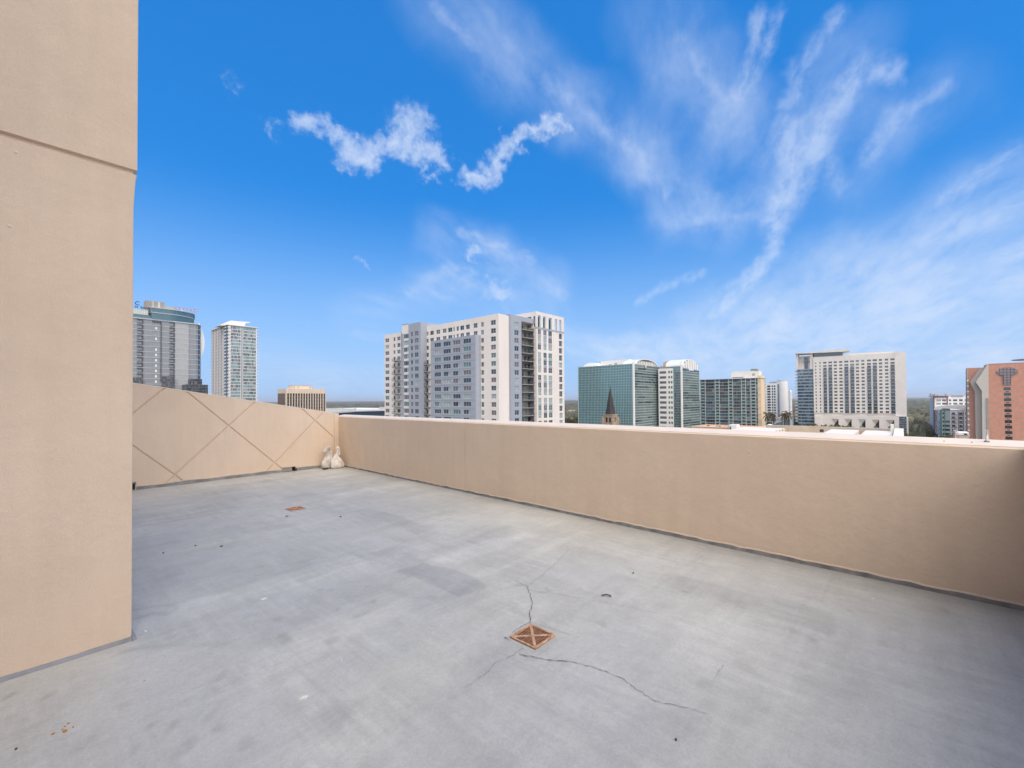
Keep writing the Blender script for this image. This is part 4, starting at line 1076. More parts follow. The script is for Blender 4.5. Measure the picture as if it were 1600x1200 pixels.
    m2 = MB(); f.curtain(m2, x0, f.u(235), zt+.5, f.z(209, 490), 20, 1, ['gl_teal3'], 'gl_teal3', .1, .1, 0, -.4); m2.build('crown_tier', b.root)
    m2 = MB(); f2 = Face('Y', c+1); zS = f.z(209, 481.5); f2.box(m2, x0, f2.u(231), f.z(209, 490), zS, -1, 0, 'palepanel')
    for k in range(24): 
        u = x0+(f2.u(231)-x0)*k/24; f2.box(m2, u, u+.12, f.z(209,490), zS, 0, .08, 'white')
    m2.build('sign_wall', b.root)
    m2 = MB(); f2.box(m2, f2.u(228), f2.u(257), zA, f2.z(240, 469.8), -9, -1.2, 'beton')
    for k in range(14):
        u = f2.u(228)+(f2.u(257)-f2.u(228))*k/14; f2.box(m2, u, u+.2, zA, f2.z(240, 469.8)-.3, -1.2, -1.0, 'white' if k in (5, 9, 10) else 'beton')
    m2.build('plant_room', b.root)
    m2 = MB(); f2.box(m2, f2.u(257), f2.u(273.5), zA, f2.z(265, 478.8), -8, -1.4, 'tan2'); m2.build('plant_room', b.root)
    # window-washing gantry
    m2 = MB(); za = f2.z(290, 480.6); zb = za-1.1; ua, ub = f2.u(275), f2.u(311.5)
    for zz in (za, zb): f2.box(m2, ua, ub, zz-.12, zz+.12, -3.2, -3.0, 'redsteel')
    n = 12
    for k in range(n):
        a = ua+(ub-ua)*k/n; e = ua+(ub-ua)*(k+1)/n; f2.box(m2, a, a+.16, zb, za, -3.2, -3.0, 'white' if k % 2 else 'redsteel')
        m2.prism([(a, c+4.1, zb), (a+.14, c+4.1, zb), (a+.14, c+4.2, zb), (a, c+4.2, zb)], [(e, c+4.1, za), (e+.14, c+4.1, za), (e+.14, c+4.2, za), (e, c+4.2, za)], 'redsteel')
    f2.box(m2, f2.u(305), f2.u(308), zb-1, zb, -3.4, -2.8, 'tan2')
    f2.box(m2, f2.u(285), f2.u(286), zb-3, zb, -3.4, -2.8, 'white')
    m2.build('gantry', b.root)
    # rounded right end with dark balconies, then the white fin
    m2 = MB(); P = [(x1 + 4.2*math.sin(t), c + 9*(1-math.cos(t))) for t in np.linspace(0, math.pi/2, 7)]
    for k in range(nz):
        z1 = zt-k*fh
        for i, (p, q) in enumerate(zip(P, P[1:])):
            m2.quad([(*p, z1-fh), (*q, z1-fh), (*q, z1), (*p, z1)], 'gl_dk' if i in (1, 2, 4) else 'gl_grey')
        lo = [(x, y_-.25) for x, y_ in P] + [(P[-1][0]+.2, c+12), (x1, c+12)]
        m2.prism([(x, y_, z1-.2) for x, y_ in lo], [(x, y_, z1+.15) for x, y_ in lo], 'mull2')
    m2.build('rounded_corner', b.root)
    ff = Face('Y', c+6); m2 = MB()
    pts = [(310, 503)] + [(311+8.2*math.sin(t), 505+62*(t/math.pi)) for t in np.linspace(.25, math.pi*.98, 14)]
    ff.poly(m2, pts, -.8, .8, 'white'); m2.build('fin', b.root)
    # dark podium blocks
    m2 = MB(); fg = Face('Y', c-3); 
    for pa, pb, py in ((150, 223, 590), (255, 272, 588), (296, 315.5, 592)):
        zz = fg.z(pa if pa > 200 else 212, py); fg.curtain(m2, fg.u(pa), fg.u(pb), zz-24.5, zz, max(3, int((pb-pa)/2.2)), 16, ['gl_dk', 'gl_mid', 'gl_dk', 'gl_br'], 'grdark', .1, .22, .02); fg.box(m2, fg.u(pa), fg.u(pb), G, zz, -6, -.1, 'grdark')
    m2.build('podium', b.root)
    m2 = MB(); fg = Face('Y', c-12); zz = fg.z(300, 601); fg.curtain(m2, fg.u(289), fg.u(324.6), zz-24.5, zz, 16, 14, ['gl_dk', 'gl_mid', 'gl_dk'], 'grdark', .12, .25, .02); fg.box(m2, fg.u(289), fg.u(324.6), G, zz, -8, -.1, 'grdark'); m2.build('podium', b.root)
    # lettering on the roof parapet
    def text(s_, px0, py0, hpx, name):
        cu = bpy.data.curves.new('t', 'FONT'); cu.body = s_; cu.size = 1; cu.extrude = .12; cu.offset = .02
        ob = bpy.data.objects.new('t', cu); S.collection.objects.link(ob); dg = bpy.context.evaluated_depsgraph_get(); me = bpy.data.meshes.new_from_object(ob.evaluated_get(dg)); bpy.data.objects.remove(ob)
        me.materials.clear(); me.materials.append(M['bluesign'])
        h = (f2.z(px0, py0-hpx)-f2.z(px0, py0))/.72
        o = bpy.data.objects.new(name, me); S.collection.objects.link(o); o.parent = b.root; o.matrix_parent_inverse = parent_inv(b.root)
        o.location = (f2.u(px0), c+.75, f2.z(px0, py0)); o.rotation_euler = (math.pi/2, 0, 0); o.scale = (h, h, 1.5)
    text('C', 209.6, 476.2, 6.0, 'sign_letter'); text('N  BANK', 209.8, 480.9, 3.6, 'sign')
    b.finish(limit=100)
M['gl_teal3'] = mat('crown_teal_glass', (.07, .16, .20), .12, 1.0, .3)
M['gl_tealb'] = mat('crown_teal_glass_bright', (.09, .19, .23), .12, 1.0, .3)
M['gl_lt2'] = mat('stone_coloured_glass', (.40, .41, .41), .25, .8, .1)
M['mull2'] = mat('silver_mullion', (.48, .50, .52), .45)
M['palepanel'] = mat('pale_green_panel', (.48, .52, .47), .6)
M['tan2'] = mat('tan_panel', (.42, .38, .33), .8)
glass_tower()

# ---- second tower -----------------------------------------------------------
def condo_tower():
    X0, Y0 = pt(355.4, 400); FL, FR = Face('X', X0), Face('Y', Y0)
    b = Bld('condo_tower', (X0, Y0, G), 'slim pale residential tower with teal glass bands and a tilted white roof canopy', 'building')
    yl, xr = FL.u(330.3), FR.u(401); zt = FL.z(355.4, 508); fh = 3.0; nz = int((zt-G)/fh)
    hull(b, X0+.3, xr-.3, Y0+.3, yl-.3, G, zt, 'offwhite')
    mb = MB(); hs = []
    cols = [(333.2, 335.4), (337.5, 339.8), (341.8, 344), (346, 348.6)]
    for k in range(nz-1):
        z = zt-2.2-k*fh
        for i, (a, c) in enumerate(cols): hs.append((FL.u(a), FL.u(c), z-1.5, z+.7))
    FL.holes(mb, FL.u(350.5), yl, G, zt, hs, .6, 'ltpanel2', 'grdark')
    for h in hs:
        FL.pane(mb, min(h[:2]), max(h[:2]), h[2], h[3], -.55, random.choice(['gl_dk', 'gl_mid', 'gl_green', 'gl_mid']))
    mb.quad([FL.P(yl, G), FL.P(yl, G, -20), FL.P(yl, zt, -20), FL.P(yl, zt)], 'offwhite')
    mb.build('side_wall', b.root)
    for k in range(24):
        z = zt-1.0-k*fh; m2 = MB()
        FL.box(m2, Y0-.6, FL.u(350.5), z-1.35, z-.25, .3, 1.0, 'white2'); FR.box(m2, X0-1.0, X0+2.4, z-1.35, z-.25, 0, .6, 'white2')
        FL.box(m2, yl-1.5, yl+1.2, z-1.3, z-.9, 0, .8, 'white2')
        m2.build('balcony', b.root, origin=(X0, Y0, z))
        m2 = MB(); FR.box(m2, xr, xr+2.0, z-1.3, z-.7, -4, -.5, 'white2'); m2.build('balcony', b.root, origin=(xr, Y0, z))
    mb = MB(); FL.box(mb, Y0, FL.u(350.5), G, zt, -.3, .2, 'gl_dk'); mb.build('corner_glazing', b.root)
    mb = MB(); zz = zt-.6
    for pa, pb, n in ((358, 375.6, 9), (379.5, 399.5, 10)):
        for k in range(nz-1):
            teal = random.random()
            for i in range(n):
                a = FR.u(pa)+(FR.u(pb)-FR.u(pa))*i/n; c_ = FR.u(pa)+(FR.u(pb)-FR.u(pa))*(i+1)/n
                m_ = random.choice(['gl_tpale', 'gl_tpale', 'gl_green']) if (teal > .5) ^ (i > n*.6 and R4() < .3) else random.choice(['gl_dk', 'gl_mid', 'gl_grey'])
                FR.pane(mb, a, c_, zz-(k+1)*fh+.6, zz-k*fh, .05, m_, .01)
                if i % 1 == 0: FR.box(mb, a-.06, a+.06, zz-(k+1)*fh+.6, zz-k*fh, 0, .1, 'mullw')
            FR.box(mb, FR.u(pa), FR.u(pb), zz-(k+1)*fh-.02, zz-(k+1)*fh+.55, 0, .18, 'offwhite2')
    mb.build('curtain_wall', b.root)
    mb = MB(); FR.box(mb, X0+2.4, FR.u(358), G, zt, 0, .25, 'white2'); FR.box(mb, FR.u(375.6), FR.u(376.6), G, zt, 0, .3, 'white2'); FR.box(mb, FR.u(378.8), FR.u(379.6), G, zt, 0, .3, 'white2'); FR.box(mb, FR.u(376.6), FR.u(378.8), G, zt, 0, .1, 'gl_grey'); FR.box(mb, FR.u(399.5), xr, G, zt, 0, .25, 'white2')
    mb.build('column', b.root)
    mb = MB(); mb.box(X0-1, xr+1, Y0-1, yl+1, zt, zt+.7, 'white2'); mb.build('roof_slab', b.root)
    mb = MB(); mb.box(X0+3, xr-8, Y0+6, yl-6, zt+.7, zt+4, 'offwhite'); mb.build('plant_room', b.root)
    f = Face('Y', Y0+4); mb = MB(); f.poly(mb, [(343, 508.4), (361, 500.7), (366, 501.5), (391, 503.2), (391, 504.2), (384, 505), (382, 508.5), (384, 509), (366, 509)], -16, 0, 'offwhite'); mb.build('roof_canopy', b.root)
M['ltpanel2'] = mat('grey_beige_render', (.50, .485, .47), .8, noise=.06)
M['white2'] = mat('white_balcony', (.72, .72, .72), .7)
M['offwhite2'] = mat('pale_slab_edge', (.62, .64, .63), .7)
M['gl_tpale'] = mat('pale_teal_glass', (.17, .28, .29), .15, .9)
condo_tower()

# ---- tan ribbed office block -------------------------------------------------
def tan_office():
    X0, Y0 = pt(447.7, 520); FL, FR = Face('X', X0), Face('Y', Y0)
    b = Bld('office_block', (X0, Y0, G), 'tan precast office block with tall thin ribs and dark brown windows', 'building')
    yl, xr = FL.u(434), FR.u(508.3); zt = FR.z(478, 607.8); zb = FR.z(478, 614.8)
    hull(b, X0+.3, xr-.3, Y0+.4, yl, G, zt-.4, 'tanpre')
    mb = MB(); n = 15; w = (xr-X0)/n
    for k in range(n+1):
        FR.box(mb, X0+k*w-.45, X0+k*w+.45, G, zb, -.1, .9, 'tanpre')
    mb.build('fin', b.root) if False else tag(mb.build('fin', b.root))
    mb = MB(); nz = 14; fh = 4.1
    for k in range(n):
        for j in range(nz):
            FR.pane(mb, X0+k*w+.45, X0+(k+1)*w-.45, zb-j*fh-2.6, zb-j*fh, 0, random.choice(['brown', 'brown', 'gl_dk']), .02)
            FR.pane(mb, X0+k*w+.45, X0+(k+1)*w-.45, zb-(j+1)*fh, zb-j*fh-2.6, .02, 'brown2', .0)
    mb.build('curtain_wall', b.root)
    mb = MB()
    for k in range(n):
        a, c = X0+k*w, X0+(k+1)*w; m_ = (a+c)/2
        mb.prism([(a, Y0-.3, zb), (m_-.6, Y0-1.3, zb), (m_+.6, Y0-1.3, zb), (c, Y0-.3, zb), (c, Y0+1, zb), (a, Y0+1, zb)], [(a, Y0-.3, zt), (m_-.6, Y0-1.3, zt), (m_+.6, Y0-1.3, zt), (c, Y0-.3, zt), (c, Y0+1, zt), (a, Y0+1, zt)], 'tanpre')
    mb.box(X0-.02, xr+.02, Y0-.35, Y0+.9, zt, zt+.3, 'tanpre'); mb.build('parapet_band', b.root)
    mb = MB(); FL.box(mb, Y0+.2, Y0+3, G, zt-.02, 0, .5, 'tanpre'); FL.box(mb, Y0+3, yl, zb, zt-.02, 0, .5, 'tanpre'); FL.box(mb, Y0+3, yl, G, zb, -.2, .1, 'brown3')
    for k in range(12): FL.box(mb, Y0+3+(yl-Y0-3)*k/12, Y0+3.4+(yl-Y0-3)*k/12, G, zb, .1, .4, 'brown3')
    mb.build('side_wall', b.root)
    mb = MB(); f = Face('Y', Y0+10); f.box(mb, f.u(457), f.u(487), zt-1, f.z(470, 602.6), -12, 0, 'tanpre'); f.box(mb, f.u(456.5), f.u(487.5), f.z(470, 602.6), f.z(470, 602.1), -12.4, .4, 'tan'); 
    for q in (459, 465, 484): f.box(mb, f.u(q), f.u(q+1), zt+1.5, zt+2.6, 0, .4, 'brown2')
    mb.build('plant_room', b.root)
M['brown3'] = mat('shaded_tan_flank', (.20, .15, .115), .6, noise=.06)  # tan precast darkened to brown, the flank's shade put into the colour
tan_office()

# ---- low white roofs between the tan block and the tower ----------------------
def lowbox(name, label, px0, px1, py0, D, dep, m, cat='building', z0=None, extras=None, root=True):
    X0, Y0 = pt(px1, D); F_ = Face('X', X0)
    b = Bld(name, (X0, Y0, G), label, cat)
    z = F_.z((px0+px1)/2, py0); yl = F_.u(px0)
    hull(b, X0, X0+dep, Y0, yl, G, z, m)
    if extras: extras(b, F_, X0, Y0, yl, z)
    return b
def roofbits(n, seed, m='white2'):
    def f(b, F_, X0, Y0, yl, z):
        r = random.Random(seed)
        for k in range(n):
            y = Y0+(yl-Y0)*r.uniform(.05, .9); x = X0+r.uniform(1, 8); s = r.uniform(.8, 2.4)
            mb = MB(); mb.box(x, x+s, y, y+s*r.uniform(.8, 1.6), z, z+r.uniform(.5, 1.3), r.choice([m, 'beton', 'tin'])); mb.build('roof_unit', b.root)
        mb = MB(); mb.box(X0-.15, X0+.25, Y0, yl, z, z+.5, m); mb.build('parapet', b.root)
    return f
lowbox('low_hall', 'long white flat-roofed hall right of the tan ribbed office block', 505, 557, 638.6, 620, 60, 'white', extras=roofbits(5, 1, 'white'))
lowbox('low_hall', 'small white block against the left edge of the large apartment tower', 592.8, 604, 636.3, 560, 30, 'white', extras=roofbits(1, 2, 'white'))
def arena():
    b = Bld('curved_hall', (*pt(560, 400), G), 'low dark blue hall with a pale curved roof edge behind the corner of the parapets', 'building')
    f = Face('X', pt(604, 380)[0]); mb = MB()
    f.poly(mb, [(505, 646.5), (540, 644.6), (562, 643), (604, 641.8), (604, 690), (505, 690)], -30, 0, 'dblue'); mb.build('wall', b.root)
    mb = MB(); f.poly(mb, [(505, 645), (530, 643.6), (562, 641.4), (585, 640.6), (604, 640.8), (604, 642), (562, 643.1), (540, 644.7), (505, 646.6)], -32, 1.2, 'offwhite2'); mb.build('roof', b.root)
    mb = MB(); 
    for k in range(22):
        u = f.u(545+k*2.7); f.box(mb, u-.06, u+.06, f.z(560, 660), f.z(560, 644), 0, .08, 'gl_sky')
    mb.build('mullion', b.root)
arena()

# ---- green glass office pair with arched roofs ---------------------------------
def arch(b, face, pa, pb, py_base, py_top, m='mullw', d0=-8, d1=0, slats=9, panels=False):
    ua, ub = face.u(pa), face.u(pb); zb = face.z((pa+pb)/2, py_base); zt = face.z((pa+pb)/2, py_top); um = (ua+ub)/2; rw = abs(ub-ua)/2; h = zt-zb
    mb = MB(); n = 24
    P = [(um-rw*math.cos(math.pi*i/n), zb+h*math.sin(math.pi*i/n)) for i in range(n+1)]
    Q = [(um-(rw-.7)*math.cos(math.pi*i/n), zb+(h-.7)*math.sin(math.pi*i/n)) for i in range(n+1)]
    for i in range(n):
        a, c, d, e = P[i], P[i+1], Q[i+1], Q[i]
        mb.prism([face.P(*q, d0) for q in (a, c, d, e)], [face.P(*q, d1) for q in (a, c, d, e)], m)
    ar = mb.build('arched_roof', b.root)
    mb = MB()
    for k in range(slats):
        t = (k+.5)/slats; u = ua+(ub-ua)*t; hh = h*math.sin(math.acos(max(-1, min(1, 1-2*t))))
        if panels:
            face.box(mb, u-.55*rw/slats, u+.55*rw/slats, zb-1.5, zb+hh-.8, -.5, .2, 'white')
        else: face.box(mb, u-.12, u+.12, zb, zb+hh-.5, -.6, -.3, 'beton')
    face.box(mb, ua+.8, ub-.8, zb-.3, zb+h*.62, -1.6, -1.2, 'offwhite')
    mb.build('gable_lattice', ar)
def office_a():
    X0, Y0 = pt(990.4, 330); FL, FR = Face('X', X0), Face('Y', Y0)
    b = Bld('glass_office', (X0, Y0, G), 'boxy teal mirror glass office building behind the dark church spire', 'building')
    yl, xr = FL.u(904.3), FR.u(1031.5); zt = FL.z(948, 571); fh = 4.0
    zt = FL.z(990, 568.8); nz = 30; dz = fh/2
    hull(b, X0+.2, xr-.2, Y0+.2, yl-.2, G, zt-.1, 'grdark')
    mb = MB(); FL.curtain(mb, Y0+.5, yl, zt-nz*dz, zt, 36, nz, ['gl_teal', 'gl_teal', 'gl_teal2'], 'mull', .16, .16, .014, pick=lambda u, v: 'gl_teal' if R4() < .75 else 'gl_tealv')
    mb.build('curtain_wall', b.root)
    mb = MB(); FR.curtain(mb, X0+.5, xr, zt-nz*dz, zt, 22, nz, [], 'mull', .05, .3, .05, pick=runs(['gl_teal2', 'gl_green2', 'gl_green2', 'gl_green2', 'gl_tdk', 'gl_green2'], .9))
    mb.build('curtain_wall', b.root)
    mb = MB(); mb.box(X0-.5, X0+.7, Y0-.5, Y0+.7, G, zt+1.6, 'white'); mb.build('corner_column', b.root)
    mb = MB(); FL.box(mb, yl-.05, yl+.5, G, zt+.2, -.4, .3, 'mull'); mb.box(X0-.2, xr, Y0-.2, yl+.3, zt, zt+.35, 'mull'); mb.build('roof_edge', b.root)
    mb = MB(); f = Face('X', X0+14); f.box(mb, f.u(940), f.u(984), zt, f.z(960, 563), -14, 0, 'offwhite'); f.box(mb, f.u(952), f.u(956), zt, zt+2.2, 0, .3, 'beton'); f.box(mb, f.u(961), f.u(965), zt, zt+3, 0, .3, 'beton'); mb.build('plant_room', b.root)
    mb = MB(); f = Face('X', X0+10); ua, ub = f.u(911), f.u(936); um = (ua+ub)/2; rr = abs(ua-ub)/2; zb = zt; h = f.z(923, 566.8)-zb
    n = 20; pf = [(um-rr*math.cos(math.pi*i/n), zb+h*math.sin(math.pi*i/n)) for i in range(n+1)]
    mb.prism([f.P(*p, -10) for p in pf], [f.P(*p, 0) for p in pf], 'white'); mb.build('vaulted_roof', b.root)
    arch(b, FR, 995.5, 1028.5, 571.0, 561.2, d0=-12, d1=-.3, slats=13)
    # round orange and white roundel
    z = FR.z(1010, 572.6); u = FR.u(1008.3); r_ = 1.15; mb = MB(); n = 20
    L_ = [(u+r_*math.cos(math.pi*(.5+i/n)), z+r_*1.25*math.sin(math.pi*(.5+i/n))) for i in range(n+1)]; R_ = [(u+1.1*r_*math.cos(math.pi*(-.5+i/n)), z+r_*1.25*math.sin(math.pi*(-.5+i/n))) for i in range(n+1)]
    mb.prism([FR.P(*p, .2) for p in L_], [FR.P(*p, .5) for p in L_], 'redsteel'); mb.prism([FR.P(*p, .2) for p in R_], [FR.P(*p, .5) for p in R_], 'white'); mb.build('sign', b.root)
    mb = MB(); f = Face('Y', Y0+20); f.box(mb, xr-4, xr+3, zt-4, zt+.6, -6, 0, 'beton'); mb.build('roof_unit', b.root)
def office_b():
    X0, Y0 = pt(1065.5, 345); FL, FR = Face('X', X0), Face('Y', Y0)
    b = Bld('glass_office', (X0, Y0, G), 'green glass office with a white windowed wing, right of the mirror glass one', 'building')
    fh = 4.05; yl = FL.u(1052.6); yw = FL.u(1029); xr = FR.u(1092.8); zt = FL.z(1065, 572.5); nz = 30
    hull(b, X0+.2, xr-.3, Y0+.2, yw-.2, G, zt-3.2, 'grdark')
    mb = MB(); hs = []; zw = FL.z(1040, 575.8); z0 = FL.z(1040, 581.8)
    for j in range(15):
        z = z0-j*fh
        for a, c in ((1031, 1041.3), (1044.4, 1047.2), (1048.4, 1051)): hs.append((FL.u(a), FL.u(c), z-.95, z+.95))
    FL.holes(mb, yl, yw, G, zw, hs, .4, 'white')
    mb.quad([FL.P(yl, zw), FL.P(yw, zw), FL.P(yw, zw, -6), FL.P(yl, zw, -6)], 'white')
    mb.build('wing_wall', b.root)
    for h in hs:
        a, c = min(h[:2]), max(h[:2]); b.win(FL, a, c, h[2], h[3], -.3, 'three' if c-a > 3 else 'one', random.choice(['gl_dk', 'gl_tdk', 'gl_dk']))
    mb = MB(); FL.curtain(mb, Y0+.6, yl, zt-nz*fh/2, zt, 6, nz, ['gl_teal', 'gl_teal2', 'gl_tdk'], 'mull', .12, .12, .02, pick=lambda u, v: 'gl_teal' if v > .9 or u > .75 else random.choice(['gl_teal2', 'gl_tdk', 'gl_tdk']))
    mb.build('curtain_wall', b.root)
    mb = MB(); FR.curtain(mb, X0+.5, xr, zt-nz*fh/2-1.5, zt-1.5, 16, nz, [], 'mull', .05, .3, .05, pick=runs(['gl_teal2', 'gl_green2', 'gl_tdk', 'gl_green2', 'gl_green2'], .92))
    mb.build('curtain_wall', b.root)
    mb = MB(); mb.box(X0-.5, X0+.7, Y0-.5, Y0+.7, G, zt+1.2, 'white'); mb.build('corner_column', b.root)
    arch(b, FR, 1067.5, 1091.5, 573.6, 561.3, d0=-14, d1=-.3, slats=7, panels=True)
    mb = MB(); FR.box(mb, FR.u(1078), FR.u(1083), FR.z(1080, 579), FR.z(1080, 577), .2, .5, 'white'); FR.box(mb, FR.u(1076.5), FR.u(1077.5), FR.z(1080, 579.5), FR.z(1080, 576), .2, .5, 'white'); mb.build('sign', b.root)
    mb = MB(); f = Face('X', X0+12); f.poly(mb, [(1036, 578), (1036, 566.5), (1042, 564.5), (1056, 562.8), (1064, 564), (1064, 578)], -12, 0, 'orange2'); f.box(mb, f.u(1047), f.u(1053), zt-1, f.z(1050, 566.5), 0, .8, 'white'); mb.build('plant_room', b.root)
    mb = MB(); f = Face('X', X0+3); 
    for q in (1032, 1034.5, 1037.2): f.box(mb, f.u(q), f.u(q+1.5), FL.z(1040, 575.8), FL.z(1040, 571.5), -1.5, 0, 'tin')
    mb.build('roof_unit', b.root)
    b.finish(frame='grdark')
M['orange2'] = mat('pale_orange_render', (.62, .44, .30), .8)
M['gl_tealv'] = mat('teal_glass_variant', (.095, .235, .255), .1, 1.0, .25)
M['gl_green2'] = mat('grey_green_glass', (.12, .17, .165), .14, .9, .15)
office_a(); office_b()

# ---- teal balconied condominium ------------------------------------------------
def condo_block():
    X0, Y0 = pt(1189, 400); FL, FR = Face('X', X0), Face('Y', Y0)
    rg = runs(['gl_dk', 'gl_mid', 'gl_grey', 'gl_mid', 'gl_green', 'gl_sky', 'gl_br'], .8)
    b = Bld('condominium_block', (X0, Y0, G), 'wide pale teal condominium with full-width glass balconies and a yellow end wall', 'building')
    yl = FL.u(1094.3); zt = FL.z(1140, 592.4); fh = 2.98; nz = 20
    hull(b, X0+1.6, X0+18, Y0+.3, yl-.3, G, zt, 'beton')
    cols = [1094.3, 1102.3, 1117.5, 1124.2, 1138.5, 1145, 1158.5, 1165.4, 1173.2, 1181, 1189]
    kinds = ['b', 'g', 'b', 'g', 'b', 'g', 'b', 'g', 'd', 'g']
    mb = MB(); m2 = MB(); m3 = MB(); bal = []
    for j in range(nz):
        z1 = zt-j*fh; z0_ = z1-fh
        for i in range(10):
            u0, u1 = FL.u(cols[i+1]), FL.u(cols[i]); k = kinds[i]
            n = max(2, int((u1-u0)/1.3))
            for q in range(n):
                a = u0+(u1-u0)*q/n; c = u0+(u1-u0)*(q+1)/n; dpt = -.3 if k == 'g' else -1.5
                m_ = rg(0, 0) if k == 'g' else random.choice(['gl_dk', 'gl_mid', 'gl_green'] if k == 'b' else ['gl_dk', 'gl_dk', 'hole'])
                FL.pane(mb, a, c, z0_, z1, dpt, m_, .01); FL.box(mb, a-.05, a+.05, z0_, z1, dpt, dpt+.08, 'mull')
            if k != 'g':
                m4 = MB(); FL.box(m4, u0+.1, u1-.1, z0_+.1, z0_+1.15, .02, .1, 'gl_rail'); FL.box(m4, u0+.1, u1-.1, z0_+1.15, z0_+1.22, .0, .12, 'mullw')
                bal.append((m4, FL.P(u0, z0_)))
        FL.box(m2, Y0, yl, z0_-.17, z0_+.17, -1.6, .16 if j % 2 else .5, 'slab_t')
    mb.build('glazing', b.root); m2.build('floor_slab', b.root)
    for m4, o in bal[:88]: m4.build('balcony_rail', b.root, origin=o)
    for c in cols[:-1]:
        FL.box(m3, FL.u(c)-.3, FL.u(c)+.3, G, zt, -1.6, .38, 'slab_t')
    m3.build('column', b.root)
    mb = MB(); FL.box(mb, Y0-.5, yl+.3, zt, zt+.5, -18, 1.0, 'slab_t'); mb.build('roof_slab', b.root)
    mb = MB(); FR.box(mb, X0-.2, X0+15, G, FL.z(1189, 586.5), -2.5, 0, 'yellow'); mb.build('end_wall', b.root)
    for j in range(16):
        m5 = MB(); FR.box(m5, X0+15, X0+17, zt-fh*(j+1), zt-fh*(j+1)+1.0, -1, 1.0, 'slab_t'); m5.build('balcony', b.root, origin=(X0+15, Y0, zt-fh*j))
    mb = MB(); f = Face('X', X0+8); f.poly(mb, [(1142.5, 592), (1142.5, 581.2), (1148, 580.2), (1186.3, 579.6), (1186.3, 592)], -10, 0, 'offwhite'); f.box(mb, f.u(1145), f.u(1162), f.z(1150, 590.4), f.z(1150, 589.4), 0, .2, 'grdark'); f.box(mb, f.u(1176), f.u(1180), f.z(1178, 587), f.z(1178, 583.5), 0, .2, 'beton'); mb.build('penthouse', b.root)
    mb = MB(); f = Face('X', X0+10); f.poly(mb, [(1172.5, 580), (1173, 576.4), (1182, 576.2), (1184, 577.5), (1182, 579.5)], -4, 0, 'grolive'); f.box(mb, f.u(1174), f.u(1182), zt, f.z(1178, 580), -3, -.5, 'beton'); mb.build('cooling_tower', b.root)
M['gl_rail'] = mat('teal_rail_glass', (.24, .34, .34), .2, .8)
M['slab_t'] = mat('pale_teal_slab', (.46, .53, .52), .7)
M['grolive'] = mat('olive_metal', (.24, .26, .20), .6)
condo_block()

# ---- white towers further off -----------------------------------------------
def white_tower():
    X0, Y0 = pt(1220, 480); FL = Face('X', X0)
    b = Bld('white_tower', (X0, Y0, G), 'white residential tower with a rounded right corner, in the gap left of the hotel', 'building')
    yl = FL.u(1196); zt = FL.z(1208, 599); fh = 2.95
    mb = MB(); hs = []
    for j in range(14):
        z = zt-3.2-j*fh
        for a, c in ((1199, 1204), (1206, 1208.2), (1209.4, 1211.8)): hs.append((FL.u(a), FL.u(c), z-.95, z+.95)); b.win(FL, FL.u(a), FL.u(c), z-.95, z+.95, -.3, 'two', random.choice(['gl_dk', 'gl_mid', 'gl_dk']))
    FL.holes(mb, Y0, yl, G, zt, hs, .4, 'white'); mb.box(X0+.5, X0+16, Y0+.02, yl, G, zt, 'white'); mb.build('wall', b.root)
    mb = MB(); f = FL; f.curtain(mb, f.u(1219.5), f.u(1215), zt-14*fh-1, zt-1, 3, 28, ['gl_grey', 'spandrel', 'ltpanel'], 'mullg', .1, .1, .0); mb.build('glazed_strip', b.root)
    cx, cy = X0+5, Y0-.5; mb = MB(); tube(mb, (cx, cy), 5.4, 5.4, G, FL.z(1222, 596), 'white', 28); mb.build('round_stair', b.root)
    mb = MB(); tube(mb, (cx, cy), 4.2, 4.2, FL.z(1222, 596), FL.z(1222, 594), 'mull2', 28); mb.build('drum_cap', b.root)
    mb = MB(); f.box(mb, f.u(1213), f.u(1202), zt, FL.z(1208, 596.3), -6, -2, 'beton'); mb.build('roof_screen', b.root)
    b.finish(frame='grdark', limit=60)
white_tower()
def white_tower2():
    X0, Y0 = pt(1234.6, 640); FL = Face('X', X0); FR = Face('Y', Y0)
    b = Bld('white_tower', (X0, Y0, G), 'smaller distant white balconied tower just right of the rounded white tower', 'building')
    yl = FL.u(1223); zt = FL.z(1230, 609.4); fh = 2.95
    mb = MB(); hs = []
    for j in range(17):
        z = zt-2.6-j*fh
        for a, c in ((1228.3, 1230), (1232.2, 1233.8)): hs.append((FL.u(a), FL.u(c), z-.7, z+.7)); b.win(FL, FL.u(a), FL.u(c), z-.7, z+.7, -.3, 'one', 'gl_dk')
    FL.holes(mb, Y0, yl, G, zt, hs, .4, 'white'); mb.box(X0+.5, X0+14, Y0+.02, yl, G, zt, 'white'); mb.build('wall', b.root)
    for j in range(17):
        m2 = MB(); z = zt-2.6-j*fh; FR.box(m2, X0, X0+6, z-1.4, z-.4, 0, 1.6, 'white'); m2.build('balcony', b.root, origin=(X0, Y0, z))
    b.finish(frame='grdark', limit=40)
white_tower2()
